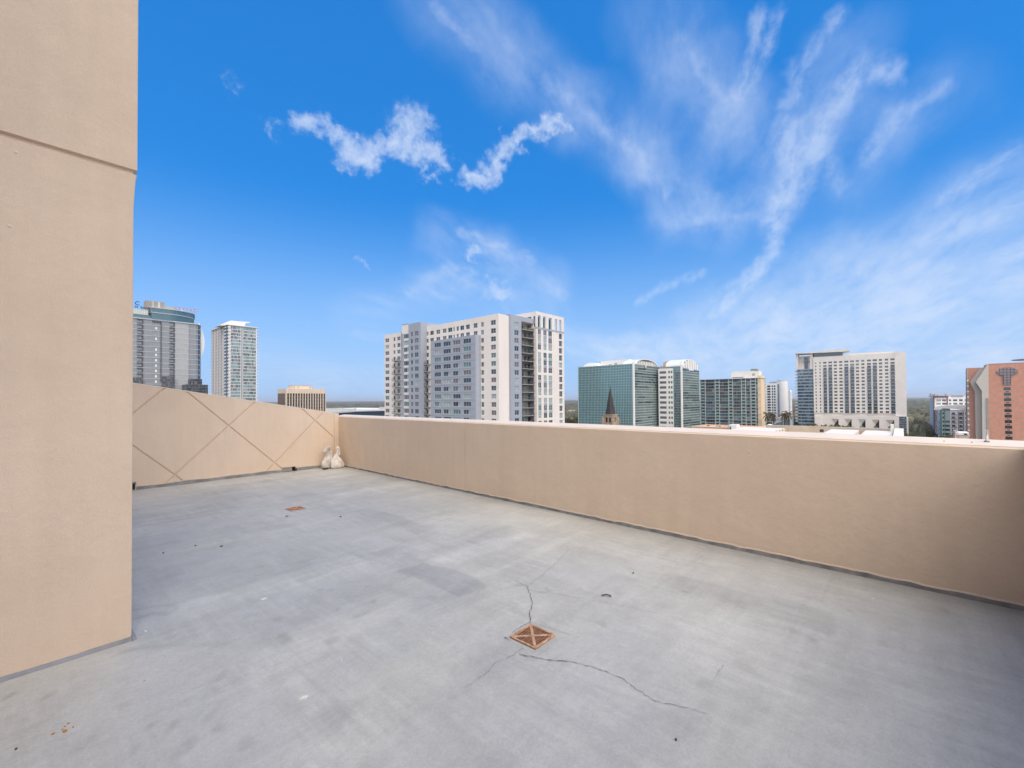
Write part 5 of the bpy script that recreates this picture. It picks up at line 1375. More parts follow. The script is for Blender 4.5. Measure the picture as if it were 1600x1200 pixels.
def podium_hall():
    f = Face('X', pt(1236, 420)[0]); b = Bld('glazed_hall', (f.c, f.u(1236), G), 'low white and pale blue glazed hall with a rising roofline below the white towers', 'building')
    mb = MB(); f.poly(mb, [(1196, 656), (1208, 655.6), (1222, 651.5), (1236, 650), (1236, 690), (1196, 690)], -20, 0, 'paleblue'); mb.build('wall', b.root)
    mb = MB(); f.poly(mb, [(1209, 663.5), (1214, 661), (1234.5, 655), (1234.5, 672), (1209, 672)], .05, .25, 'gl_sky'); mb.build('glazing', b.root)
    mb = MB(); f.poly(mb, [(1196, 655), (1208, 654.6), (1222, 650.5), (1236.5, 649), (1236.5, 650.4), (1222, 652), (1208, 656), (1196, 656.4)], -22, .6, 'white'); mb.build('roof_edge', b.root)
    mb = MB(); f.box(mb, f.u(1206), f.u(1197), f.z(1200, 664), f.z(1200, 659.5), .02, .3, 'gl_mid'); mb.build('window', b.root)
M['paleblue'] = mat('pale_blue_panel', (.50, .55, .60), .6)
podium_hall()

# ---- the hotel ------------------------------------------------------------------
def hotel():
    X0, Y0 = pt(1415.8, 372); FL = Face('X', X0)
    b = Bld('hotel', (X0, Y0, G), 'big white hotel slab with window grid, blue glass left end and roof canopy', 'building')
    yl = FL.u(1271.5); zt = FL.z(1340, 554.2); fh = 3.03; ztR = FL.z(1415, 549); 
    z0 = FL.z(1340, 564.2)
    cols = [('s', 1274.4, 1276.2), ('s', 1281, 1283), ('b', 1287, 1292.4), ('b', 1295, 1301), ('w', 1303.5, 1308.5), ('w', 1312, 1317), ('b', 1320, 1326.4), ('b', 1329, 1335.5), ('w', 1338, 1343), ('w', 1346.6, 1351.5),
            ('b', 1355.5, 1361.8), ('b', 1364.5, 1371), ('w', 1374.2, 1379.2), ('w', 1383.5, 1388.8), ('b', 1392.2, 1399.2)]
    mb = MB(); hs = []; bals = []
    zb = z0-15.4*fh
    for j in range(16):
        z = z0-j*fh
        for k, a, c in cols:
            u0, u1 = sorted((FL.u(a), FL.u(c)))
            if k == 'b' and j > 1:
                hs.append((u0, u1, z-fh/2+.12, z+fh/2+.10)); 
                b.wins.append((FL, u0+.05, u1-.05, z-1.2, z+1.3, -.75, 'two', random.choice(['gl_blue', 'gl_sky', 'gl_blue', 'gl_dk'])))
                bals.append((u0, u1, z-fh/2+.1))
            else:
                hh = .85 if k != 's' else .8
                hs.append((u0, u1, z-hh, z+hh)); b.win(FL, u0, u1, z-hh, z+hh, -.25, 'two' if k != 's' else 'one', random.choice(['gl_dk', 'gl_mid', 'gl_green', 'gl_blue', 'gl_mid']))
    FL.holes(mb, Y0, yl, zb, zt, hs, .8, 'offwhite')
    mb.box(X0+1.0, X0+16, Y0+.3, yl, G, zt-.05, 'offwhite')
    mb.build('wall', b.root)
    mb = MB(); FL.box(mb, Y0-.3, FL.u(1398.8), FL.z(1405, 650.5), ztR, -16.5, .3, 'offwhite'); mb.build('blank_wall', b.root)
    for u0, u1, z in bals[:100]:
        m2 = MB(); FL.box(m2, u0, u1, z-.08, z+.1, -.7, .7, 'offwhite'); FL.box(m2, u0, u1, z+.1, z+1.05, .6, .68, 'gl_blue'); FL.box(m2, u0, u1, z+1.05, z+1.12, .58, .7, 'mull2'); m2.build('balcony', b.root, origin=FL.P(u0, z))
    m2 = MB()
    for u0, u1, z in bals[100:]: FL.box(m2, u0, u1, z-.08, z+.1, -.7, .7, 'offwhite'); FL.box(m2, u0, u1, z+.1, z+1.05, .6, .68, 'gl_blue')
    if bals[100:]: tag(m2.build('balcony', b.root), kind='stuff')
    # upper storey, slightly set back
    mb = MB(); fs = Face('X', X0+2); fs.poly(mb, [(1326, 560), (1326, 552.3), (1398, 549), (1398, 560)], -10, 0, 'offwhite')
    mb.build('attic_wall', b.root)
    mb = MB(); n = 30
    for k in range(n):
        px = 1339+ (1397-1339)*k/n; u1, u0 = fs.u(px), fs.u(px+(58/n)*.72); fs.box(mb, u0, u1, fs.z(px, 556.2-.03*(px-1339)), fs.z(px, 554.0-.035*(px-1339)), .02, .1, 'gl_green')
    mb.build('ribbon_window', b.root)
    mb = MB(); fs.box(mb, fs.u(1317.5), fs.u(1273), zt-.1, fs.z(1295, 550.2), -8, 0, 'gl_blue')
    for k in range(22):
        u = fs.u(1273)+(fs.u(1317.5)-fs.u(1273))*k/21; fs.box(mb, u-.08, u+.08, zt-.1, fs.z(1295, 549.6), 0, .12, 'gl_sky')
    mb.build('glazed_lounge', b.root)
    mb = MB(); fc = Face('X', X0-1.5); fc.poly(mb, [(1241, 551.8), (1322.5, 544.8), (1325.5, 547), (1317, 549.6), (1241, 552.9)], -20, 0, 'offwhite'); mb.build('roof_canopy', b.root)
    # glass end
    mb = MB(); fg = Face('X', X0+1.2); ua, ub = fg.u(1271.3), fg.u(1246.5); zg = fg.z(1258, 577.3)
    mats = ['gl_blue', 'gl_blue', 'gl_sky', 'gl_dk']
    fg.box(mb, ua, ub, G, zg, -14, -.1, 'grdark')
    for j in range(18):
        z1 = zg-j*fh
        for q in range(12):
            fg.pane(mb, ua+(ub-ua)*q/12, ua+(ub-ua)*(q+1)/12, z1-fh+1.0, z1, 0, random.choice(mats), .02); fg.pane(mb, ua+(ub-ua)*q/12, ua+(ub-ua)*(q+1)/12, z1-fh, z1-fh+1.0, .03, 'gl_skyl', .01)
        fg.box(mb, ua, ub, z1-.12, z1+.12, 0, .25, 'mull2')
    mb.build('curtain_wall', b.root)
    for j in range(17):
        m2 = MB(); z1 = zg-j*fh; fg.box(m2, ub, ub+2.4, z1-1.9, z1-.9, -10, -1, 'offwhite2'); m2.build('balcony', b.root, origin=fg.P(ub, z1))
    mb = MB()
    for pa, pb in ((1244.8, 1248), (1266.5, 1271.3)): fg.box(mb, fg.u(pb), fg.u(pa), zg, fg.z(1258, 551.6), -6, .1, 'offwhite')
    fg.box(mb, fg.u(1266.5), fg.u(1248), zg, fg.z(1258, 556), -7, -5, 'offwhite'); fg.box(mb, ua, ub+1, zg, zg+.5, -14, .5, 'mull2')
    mb.build('frame', b.root)
    mb = MB(); fg.box(mb, fg.u(1262), fg.u(1256.5), zg+.5, fg.z(1259, 557.6), -4.9, -4.4, 'gl_blue'); fg.box(mb, fg.u(1264.5), fg.u(1254), fg.z(1259, 564.5), fg.z(1259, 564), -5, -2.5, 'mull2'); mb.build('glazed_door', b.root)
    # podium with five openings split by folded triangles
    fp = Face('X', X0-3); zt2 = fp.z(1340, 650.4); mb = MB(); hs = []
    ops = [(1298, 1309.5), (1319, 1330), (1340, 1351.5), (1361.5, 1373), (1383.5, 1396.5)]
    zo1 = fp.z(1340, 655.2); zo0 = fp.z(1340, 669.5)
    for a, c in ops: hs.append((fp.u(a), fp.u(c), zo0, zo1))
    fp.holes(mb, fp.u(1404), fp.u(1272.5), G, zt2, hs, 1.6, 'offwhite')
    mb.quad([fp.P(fp.u(1404), zt2), fp.P(fp.u(1272.5), zt2), fp.P(fp.u(1272.5), zt2, -3.2), fp.P(fp.u(1404), zt2, -3.2)], 'offwhite')
    mb.build('podium_wall', b.root)
    for a, c in ops:
        m2 = MB(); u1, u0 = fp.u(a), fp.u(c); um = u0+(u1-u0)*.48; zm = zo0+(zo1-zo0)*.45
        m2.quad([fp.P(u1, zo1, -.2), fp.P(um, zm, -.6), fp.P(u1, zo0, -1.2)], 'offwhite')
        m2.quad([fp.P(u1, zo1, -.2), fp.P(u0, zo1, -.2), fp.P(um, zm, -.6)], 'tan')
        m2.quad([fp.P(u0, zo1, -.2), fp.P(u0, zo0, -1.2), fp.P(um, zm, -.6)], 'hole')
        m2.quad([fp.P(u1, zo0, -1.2), fp.P(um, zm, -.6), fp.P(u0, zo0, -1.2)], 'gl_green')
        m2.build('folded_window', b.root, origin=fp.P(u0, zo0))
    mb = MB(); fr = Face('X', X0-1); zr1 = fr.z(1410, 650.8)
    fr.curtain(mb, fr.u(1415.5), fr.u(1404.5), zr1-14*1.9, zr1, 5, 14, ['gl_blue', 'gl_sky', 'gl_blue', 'gl_dk'], 'mull2', .1, .2, .02); fr.box(mb, fr.u(1415.6), fr.u(1404.4), G, zr1+.05, -8, -.05, 'offwhite'); mb.build('glazed_corner', b.root)
    mb = MB(); fr.box(mb, fr.u(1418.6), fr.u(1416), G, zr1-.6, -9, .4, 'offwhite'); mb.build('corner_column', b.root)
    mb = MB(); f = Face('X', X0-4); f.box(mb, f.u(1282), f.u(1272.5), G, f.z(1277, 650), -2, 0, 'offwhite'); mb.build('podium_wall', b.root)
    b.finish(frame='mull2', limit=100)
M['gl_skyl'] = mat('pale_blue_spandrel', (.20, .28, .34), .2, .9)
hotel()

# ---- white and teal blocks on the right (these lie right of the view axis, so their far flank shows) --------
def teal_flats():
    X0, Y0 = pt(1470.2, 340); FL = Face('X', X0); FB = Face('Y', Y0, 1)
    b = Bld('teal_apartment_block', (X0, Y0, G), 'white apartment block with teal corner glass and curved white roof', 'building')
    yr = FL.u(1516); zt = FL.z(1490, 640.5); xe = FB.u(1459.6)
    hull(b, X0+.5, xe, yr, Y0-.4, G, zt, 'white')
    fh = 3.15; z0 = FL.z(1490, 646.2); mb = MB(); hs = []
    spec = [(1472, 1474.6), (1476, 1483.2), (1486.4, 1491.6), (1498, 1503), (1507.5, 1511)]
    for j in range(9):
        z = z0-j*fh
        for i, (a, c) in enumerate(spec): 
            if i == 1 and j < 2: continue
            hs.append((FL.u(a), FL.u(c), z-.8, z+.8)); b.win(FL, FL.u(a), FL.u(c), z-.8, z+.8, -.3, 'three' if i == 1 else 'two', random.choice(['gl_dk', 'gl_br', 'gl_dk', 'gl_mid']))
    FL.holes(mb, yr, FL.u(1484.2), G, zt, hs, .4, 'white'); FL.holes(mb, FL.u(1484.2), Y0, G, FL.z(1475, 637.8), hs, .4, 'paleteal')
    FL.box(mb, FL.u(1505.8), FL.u(1495.8), G, FL.z(1500, 643.6), .01, .12, 'greymid') if False else None
    mb.build('wall', b.root)
    mb = MB()
    for pa, pb, m_ in ((1484.4, 1485.3, 'white'), (1494, 1495.6, 'white'), (1505.5, 1506.8, 'white')): FL.box(mb, FL.u(pb), FL.u(pa), G, FL.z(1490, 643), 0, .9, m_)
    FL.box(mb, FL.u(1484), FL.u(1471.6), FL.z(1477, 641.5), FL.z(1477, 638), .02, .2, 'tealgrey'); FL.box(mb, FL.u(1476), FL.u(1475), G, FL.z(1477, 641), 0, .4, 'tealcl2')
    mb.build('pilaster', b.root)
    mb = MB(); 
    for j in range(9):
        z = z0-j*fh
        FL.box(mb, FL.u(1505.4), FL.u(1503.4), z-1.3, z+1.6, .02, .1, 'greymid'); FL.box(mb, FL.u(1497.6), FL.u(1495.7), z-1.3, z+1.6, .02, .1, 'greymid'); FL.box(mb, FL.u(1505.4), FL.u(1495.7), z-1.5, z-.9, .02, .12, 'greymid')
    mb.build('cladding', b.root)
    for j in range(9):
        m2 = MB(); z = z0-j*fh; FL.box(m2, FL.u(1494), FL.u(1485.5), z-1.5, z-1.3, 0, .9, 'white'); FL.box(m2, FL.u(1494), FL.u(1485.5), z-1.3, z-.5, .8, .86, 'greymid'); m2.build('balcony', b.root, origin=FL.P(FL.u(1486), z))
    mb = MB(); n = 10
    FB.curtain(mb, X0+2, xe, zt-15*fh*.66-2, zt-.5, 10, 14, ['gl_skyl', 'paleblue', 'gl_green', 'gl_skyl'], 'mullw', .3, .1, .02); mb.build('curtain_wall', b.root)
    mb = MB(); FB.box(mb, X0-.3, X0+2.2, G, FL.z(1470, 640), -.2, .5, 'tealcl'); mb.build('corner_panel', b.root)
    mb = MB(); P = [FL.P(FL.u(px), FL.z(px, py), .8) for px, py in [(1459.5, 641), (1460, 637.5), (1464, 635), (1470, 633.8), (1486, 633), (1516, 633.2), (1516, 641), (1474, 638)]]
    mb.prism([Vector(p) for p in P], [Vector((p[0]+9, p[1], p[2])) for p in P], 'white'); mb.build('curved_roof', b.root)
    mb = MB(); FL.box(mb, FL.u(1498), FL.u(1496), FL.z(1497, 633.4), FL.z(1497, 632), -2, -1, 'beton'); mb.build('roof_unit', b.root)
    b.finish(frame='grdark', limit=60)
M['paleteal'] = mat('pale_teal_render', (.42, .53, .50), .6)
M['greymid'] = mat('mid_grey_cladding', (.25, .26, .30), .6)
M['tealgrey'] = mat('teal_grey_screen', (.18, .28, .28), .5)
teal_flats()
def brown_top():
    X0, Y0 = pt(1460, 400); FL = Face('X', X0); FB = Face('Y', Y0, 1)
    b = Bld('apartment_block', (X0, Y0, G), 'white apartment block with brown frame rising behind the teal-cornered one', 'building')
    yr = FL.u(1516); zt = FL.z(1485, 619.5); xe = FB.u(1453.5)
    hull(b, X0+.5, xe, yr, Y0-.4, G, zt, 'white')
    fh = 3.1; mb = MB(); hs = []; z0 = FL.z(1480, 625.5)
    for j in range(4):
        z = z0-j*fh
        for i, (a, c) in enumerate(((1463, 1470), (1472, 1479), (1482.5, 1486.3), (1489, 1495.5), (1498.5, 1504), (1507.5, 1511))):
            hs.append((FL.u(a), FL.u(c), z-.9, z+.9)); b.win(FL, FL.u(a), FL.u(c), z-.9, z+.9, -.3, 'three', 'gl_lt' if i == 0 else random.choice(['gl_dk', 'gl_mid', 'gl_green']))
    FL.holes(mb, yr, Y0, G, zt, hs, .4, 'white'); mb.build('wall', b.root)
    mb = MB(); FL.box(mb, FL.u(1481), FL.u(1460), FL.z(1470, 621), FL.z(1470, 618.6), .02, .8, 'browncl'); FL.box(mb, FL.u(1481), FL.u(1479.2), FL.z(1470, 634), FL.z(1470, 621), .02, .8, 'browncl')
    FB.box(mb, X0-.5, X0+5, G, zt+.2, 0, .8, 'browncl'); FB.box(mb, X0+5, xe, G, zt-1, 0, .5, 'offwhite'); mb.build('frame', b.root)
    mb = MB(); FL.box(mb, FL.u(1482), FL.u(1452), zt, zt+.6, -12, 2.0, 'browncl'); mb.build('roof_slab', b.root)
    mb = MB(); FL.box(mb, FL.u(1505), FL.u(1487), zt, zt+.8, -10, .6, 'greymid'); mb.build('roof_slab', b.root)
    mb = MB()
    for a, c, h in ((1453, 1455, 2.4), (1456, 1462, 1.6), (1477, 1479, 1.6), (1464, 1466, 1.2)): FL.box(mb, FL.u(c), FL.u(a), zt+.6, zt+.6+h, -5, -3, 'beton')
    mb.build('roof_unit', b.root)
    b.finish(frame='mullw', limit=40)
brown_top()

def brick_tower():
    X0, Y0 = pt(1543.5, 300); FM = Face('X', X0)
    b = Bld('brick_tower', (X0, Y0, G), 'red brick tower with a mushroom-shaped window at the right edge', 'building')
    yr = FM.u(1625); ztm = FM.z(1570, 566.8); mb = MB()
    FM.poly(mb, [(1543.5, 568.7), (1600, 566.3), (1625, 565.2), (1625, 760), (1543.5, 760)], -20, 0, 'brick'); mb.build('wall', b.root)
    FBk = Face('X', X0+6); mb = MB(); FBk.poly(mb, [(1511.8, 575), (1535, 574.4), (1545, 571), (1545, 760), (1511.8, 760)], -12, 0, 'brick2'); mb.build('wall', b.root)
    F2 = Face('X', X0+3); mb = MB(); F2.poly(mb, [(1530, 577), (1537.5, 575), (1541.5, 571.5), (1544, 571.5), (1544, 760), (1525, 760), (1524.7, 690), (1523.2, 612.7), (1515.8, 597)], -3, 0, 'beige2')
    for k in range(8):
        F2.box(mb, F2.u(1535), F2.u(1524), F2.z(1530, 620+k*9), F2.z(1530, 619.6+k*9), 0, .05, 'tan')
    mb.build('angled_panel', b.root)
    F3 = Face('X', X0+.6); mb = MB(); F3.poly(mb, [(1543.2, 568.9), (1540.5, 572.8), (1524.5, 597), (1534, 611), (1535.5, 760), (1545, 760), (1544.3, 568.6)], -2.2, .9, 'beige3'); mb.build('angled_panel', b.root)
    F3 = Face('X', X0-.9-.6+.3); 
    mb = MB(); FM.box(mb, FM.u(1544.3), FM.u(1540.6), FM.z(1542, 670), FM.z(1542, 622), .3, .7, 'beton'); mb.build('slot_shade', b.root)  # raised grey strip that paints the shade of a recess
    mb = MB()
    for k in range(-3, 16):
        z = FM.z(1574, 603+8.55*k); FM.box(mb, yr+.5, Y0-.3, z-.05, z+.05, .0, .02, 'brick2')
    mb.build('brick_joint', b.root)
    # mushroom window
    mb = MB(); shape = [(1556.7, 579.5), (1568, 574), (1579.5, 573.8), (1590.8, 578.2), (1590.8, 582.2), (1583, 586), (1579.6, 586), (1579.8, 601.2), (1568.4, 601.2), (1568, 586), (1562.5, 585.8), (1557, 582.6)]
    FM.poly(mb, shape, .05, .5, 'gl_mauve')
    for px in (1562.5, 1568.2, 1573.9, 1579.6, 1585.2):
        y0_, y1_ = (586, 575) if px in (1562.5, 1585.2) else (601, 574.2)
        FM.box(mb, FM.u(px)-.12, FM.u(px)+.12, FM.z(px, y0_), FM.z(px, y1_), .5, .62, 'rail')
    for py in (577.5, 582, 586):
        w_ = {577.5: (1561, 1588.5), 582: (1557.2, 1590.6), 586: (1562.5, 1583)}[py]
        FM.box(mb, FM.u(w_[1]), FM.u(w_[0]), FM.z(1574, py)-.12, FM.z(1574, py)+.12, .5, .63, 'rail')
    for py in (590, 594, 598): FM.box(mb, FM.u(1579.6), FM.u(1568.2), FM.z(1574, py)-.12, FM.z(1574, py)+.12, .5, .63, 'rail')
    mb.build('mushroom_window', b.root)
    for k in range(12):
        py = 607.6+8.55*k; m2 = MB(); px = 1574+.12*k; za, zb_ = FM.z(px, py+2.2), FM.z(px, py-2.6); ua, ub = FM.u(px+5.6), FM.u(px-5.6)
        FM.pane(m2, ua, ub, za, zb_, .03, 'gl_tdk' if k > 2 else 'gl_teal2'); FM.box(m2, (ua+ub)/2-.06, (ua+ub)/2+.06, za, zb_, 0, .1, 'rail'); FM.box(m2, ua, ub, zb_, zb_+.2, 0, .15, 'brick'); m2.build('window', b.root, origin=FM.P(ua, za))
        m2 = MB(); zc = FM.z(px, py+4.2); FM.box(m2, FM.u(px+2.6), FM.u(px-2.6), zc-.25, zc+.25, .02, .12, 'brown'); m2.build('vent', b.root, origin=FM.P(ua, zc))
    # serrated pale balconies along the far left edge
    for k in range(14):
        py = 594+8.6*k; m2 = MB(); z = FBk.z(1512, py); FBk.box(m2, FBk.u(1513.8), FBk.u(1511), z-.9, z+.2, -3, .8, 'white'); m2.build('balcony', b.root, origin=FBk.P(FBk.u(1512), z))
    mb = MB(); FBk.box(mb, FBk.u(1513.4), FBk.u(1511), FBk.z(1512, 760), FBk.z(1512, 575), -2, .4, 'tan2'); mb.build('edge_strip', b.root)
    # saucer on a mast on the roof
    cx, cy = X0+9, FM.u(1604)*1.03; zc = FM.z(1600, 561.5)*1.0
    mb = MB(); tube(mb, (cx, cy), .5, .5, ztm-.5, zc, 'beton'); mb.build('mast', b.root)
    mb = MB(); tube(mb, (cx, cy), 6.8, 7.2, zc, zc+.35, 'tin', 36); tube(mb, (cx, cy), 7.2, 3.0, zc+.36, zc+.9, 'grolive', 36); mb.build('saucer_roof', b.root)
    # parapet stones
    mb = MB(); FM.poly(mb, [(1543.5, 568.5), (1600, 566.1), (1625, 565), (1625, 565.8), (1600, 566.9), (1543.5, 569.4)], -.6, .12, 'brick'); mb.build('coping', b.root)
M['beige2'] = mat('beige_precast_a', (.46, .41, .36), .8, noise=.06)
M['beige3'] = mat('beige_precast_b', (.60, .55, .49), .8, noise=.05)
M['gl_mauve'] = mat('mauve_glass', (.27, .22, .24), .25, .8)
brick_tower()

# ---- church steeple ----------------------------------------------------------------
def steeple():
    D = 215; cx, cy = pt(953.6, D); f = Face('X', cx-2.4)
    b = Bld('church_steeple', (cx, cy, G), 'church steeple with dark slate spire on a stone belfry before the mirror glass office', 'church')
    zb = f.z(953, 648.2); zt = CAM_H + ray(953.3, 605).z*(cx/ray(953.3, 605).x); hw = 2.35
    mb = MB(); 
    def ring(r, z, n=8): return [(cx+r*math.cos(math.pi/8+2*math.pi*i/n), cy+r*math.sin(math.pi/8+2*math.pi*i/n), z) for i in range(n)]
    prof = [(2.55, zb), (2.05, zb+2.2), (1.3, zb+(zt-zb)*.5), (.12, zt)]
    for (r0_, z0_), (r1_, z1_) in zip(prof, prof[1:]): mb.prism(ring(r0_, z0_), ring(r1_, z1_), 'slate')
    sp = mb.build('spire', b.root)
    mb = MB(); tube(mb, (cx, cy), .08, .05, zt, zt+1.8, 'slate', 8); tube(mb, (cx, cy), .22, .22, zt+.3, zt+.6, 'slate', 8); mb.build('finial', sp)
    hs = []; mb = MB()
    for sx in (-1, 1):
        for face in (Face('X', cx-hw), Face('Y', cy-hw)):
            base = cy if face.ax == 'X' else cx
            if sx == -1:
                hs = [(base-1.5, base-.35, zb-3.6, zb-1.3), (base+.35, base+1.5, zb-3.6, zb-1.3)]
                face.holes(mb, base-hw, base+hw, G, zb-.1, hs, .6, 'stone'); [face.box(mb, h[0], h[1], h[2], h[3], -.7, -.6, 'hole') for h in hs]
    mb.box(cx-hw+.62, cx+hw, cy-hw+.62, cy+hw, G, zb-.12, 'stone'); mb.box(cx-hw-.25, cx+hw+.25, cy-hw-.25, cy+hw+.25, zb-.1, zb+.25, 'stone'); bf = mb.build('belfry', b.root)
    for dx in (-1, 1):
        for dy in (-1, 1):
            m2 = MB(); x, y = cx+dx*(hw+.35), cy+dy*(hw+.35); m2.box(x-.4, x+.4, y-.4, y+.4, G, zb-2.2, 'stone'); m2.prism([(x-.45, y-.45, zb-2.2), (x+.45, y-.45, zb-2.2), (x+.45, y+.45, zb-2.2), (x-.45, y+.45, zb-2.2)], [(x-.05, y-.05, zb-.9), (x+.05, y-.05, zb-.9), (x+.05, y+.05, zb-.9), (x-.05, y+.05, zb-.9)], 'stone'); m2.build('pinnacle', bf, origin=(x, y, zb-2))
steeple()

# ---- nearby low roof just beyond the parapet ------------------------------------------
def near_roof():
    XF = 122.0; f = Face('X', XF); zr = f.z(1300, 667.5)
    b = Bld('garage_roof', (XF-20, f.u(1300), G), 'broad pale flat roof with a sunken tan bay and gaps, just beyond the long parapet', 'building')
    ya, yb = f.u(1395), f.u(1165); zc = zr
    # tan rear beam
    mb = MB(); f.box(mb, f.u(1396), f.u(1196), zc-3, zc+.06, -1.2, 0, 'tan'); mb.build('rear_beam', b.root)
    hull(b, XF-70, XF+1, ya, yb, G, zc-4.2, 'tan', 'base')
    # raised pale roof fields
    mb = MB()
    def field(a0, a1, x0_, x1_, z, skew=0): 
        P = [(x0_, a0+skew), (x1_, a0), (x1_, a1), (x0_, a1+skew)]
        mb.prism([(x, y, zc-4) for x, y in P], [(x, y, z) for x, y in P], 'conc')
    y0_ = f.u(1395); y1_ = f.u(1345); y2_ = f.u(1293); y3_ = f.u(1232)
    field(y0_, y1_-.8, XF-70, XF-1.5, zc-.35); field(y1_+.3, y2_-.8, XF-70, XF-1.5, zc-.35); field(y3_+.5, yb, XF-70, XF-1.5, zc-.5)
    mb.build('roof_deck', b.root)
    mb = MB(); field(y2_, y3_, XF-70, XF-9, zc-3.4); mb.build('sunken_deck', b.root)
    mb = MB(); mb.box(XF-1.3, XF-.1, y2_, y3_, zc-3.6, zc-1.2, 'tan'); mb.build('bay_wall', b.root)
    mb = MB(); mb.box(XF-40, XF-.5, ya-1.6, ya-.2, G, zc+.2, 'conc'); mb.build('end_parapet', b.root)
    for k in range(6):
        m2 = MB(); mb_x = XF-2.0-k*3.2; m2.box(mb_x-.5, mb_x, y3_+.2, y3_+.6, zc-3, zc-.45, 'tan'); m2.build('louvre', b.root, origin=(mb_x, y3_, zc))
    p = f.u(1296); mb = MB(); mb.box(XF-14, XF-13.2, p-.3, p+.3, zc-.3, zc+.25, 'darkstuff'); mb.build('roof_vent', b.root)
    p = f.u(1380); mb = MB(); mb.box(XF-3, XF-1, f.u(1404)-.2+1.0, f.u(1391), zc-.4, zc+1.1, 'conc'); mb.build('stair_head', b.root)
near_roof()
c = pt(1345, 118); mb = MB(); tube(mb, c, .12, .07, G, CAM_H+ray(1345, 655).z*(c[0]/ray(1345, 655).x), 'mull2', 8); z_ = CAM_H+ray(1345, 655).z*(c[0]/ray(1345, 655).x); mb.box(c[0]-.15, c[0]+.15, c[1]-.9, c[1]+.9, z_-.1, z_+.1, 'mull2')
tag(mb.build('lamp_post', origin=(*c, G)), 'thin pale lamp post standing behind the pale flat roof, before the hotel podium', 'lamp post')
for px, py, lb in ((1223.5, 652, 'thin pale pole in front of the pale blue glazed hall, left one'), (1235.5, 655, 'thin pale pole in front of the pale blue glazed hall, right one')):
    c = pt(px, 200); mb = MB(); tube(mb, c, .09, .06, G, CAM_H+ray(px, py).z*(c[0]/ray(px, py).x), 'mull2', 8); tag(mb.build('pole', origin=(*c, G)), lb, 'pole')
def small_roofs():
    f = Face('X', pt(1150, 125)[0]); b = Bld('orange_roof_building', (f.c, f.u(1165), G), 'low orange rooftop with a white stair box, below the teal condominium', 'building')
    mb = MB(); f.box(mb, f.u(1200), f.u(1080), G, f.z(1150, 668.8), -14, 0, 'orange'); mb.build('wall', b.root)
    mb = MB(); f.box(mb, f.u(1200), f.u(1080), f.z(1150, 668.8), f.z(1150, 667.6), -.6, .1, 'offwhite'); mb.build('coping', b.root)
    mb = MB(); f.box(mb, f.u(1151.3), f.u(1139.5), f.z(1150, 672), f.z(1145, 663.4), -2.5, .6, 'white'); f.box(mb, f.u(1142.3), f.u(1140.6), f.z(1150, 671.2), f.z(1145, 666.5), .6, .7, 'hole'); mb.build('stair_box', b.root)
    mb = MB()
    for k in range(9):
        px = 1098+k*4.6; f.box(mb, f.u(px+1.6), f.u(px), f.z(px, 669), f.z(px, 665.2+(k % 3)*.8), -5, -3.5, ['brown', 'tan', 'orange', 'beton'][k % 4])
    mb.build('roof_clutter', b.root)
    X = pt(1196, 110); b2 = Bld('stair_head', (*X, G), 'small white gabled roof box between the orange rooftop and the pale flat roof', 'building')
    f = Face('X', X[0]); mb = MB(); f.poly(mb, [(1192.5, 675), (1193.5, 665.5), (1199.5, 663.2), (1202.5, 664.2), (1205, 668), (1205, 675)], -3, 0, 'white'); mb.build('wall', b2.root)
    mb = MB(); f.box(mb, f.u(1203), f.u(1196), f.z(1200, 673.4), f.z(1200, 672.8), .02, .1, 'hole'); mb.build('vent', b2.root)
    f = Face('X', pt(1498, 180)[0]); b3 = Bld('low_building', (f.c, f.u(1498), G), 'low white and pink rooftop tucked left of the red brick tower base', 'building')
    mb = MB(); f.poly(mb, [(1492, 700), (1492, 673.3), (1494, 673.3), (1494.5, 676.5), (1514, 677.5), (1514, 700)], -10, 0, 'offpink'); mb.build('wall', b3.root)
    mb = MB(); f.poly(mb, [(1495, 679.5), (1498, 675.8), (1514, 676.2), (1514, 679.5)], -9, .3, 'white'); mb.build('roof', b3.root)
    mb = MB(); f.box(mb, f.u(1510), f.u(1505), f.z(1507, 679), f.z(1507, 677.3), .3, .5, 'hole'); f.box(mb, f.u(1497), f.u(1495.8), f.z(1497, 686), f.z(1497, 679.8), .02, .2, 'brick2'); mb.build('window', b3.root)
M['offpink'] = mat('pale_pink_render', (.62, .48, .42), .8)
small_roofs()

# ================================================================ GROUND, FOREST, TREES, AIR

M['grassland'] = leafmat('open_ground', [(.06,.07,.035), (.10,.10,.06), (.16,.14,.11)], .004)
mb = MB(); mb.quad([(-18500, -18500, G), (18500, -18500, G), (18500, 18500, G), (-18500, 18500, G)], 'grassland')
tag(mb.build('ground'), 'flat wooded city ground', kind='structure')

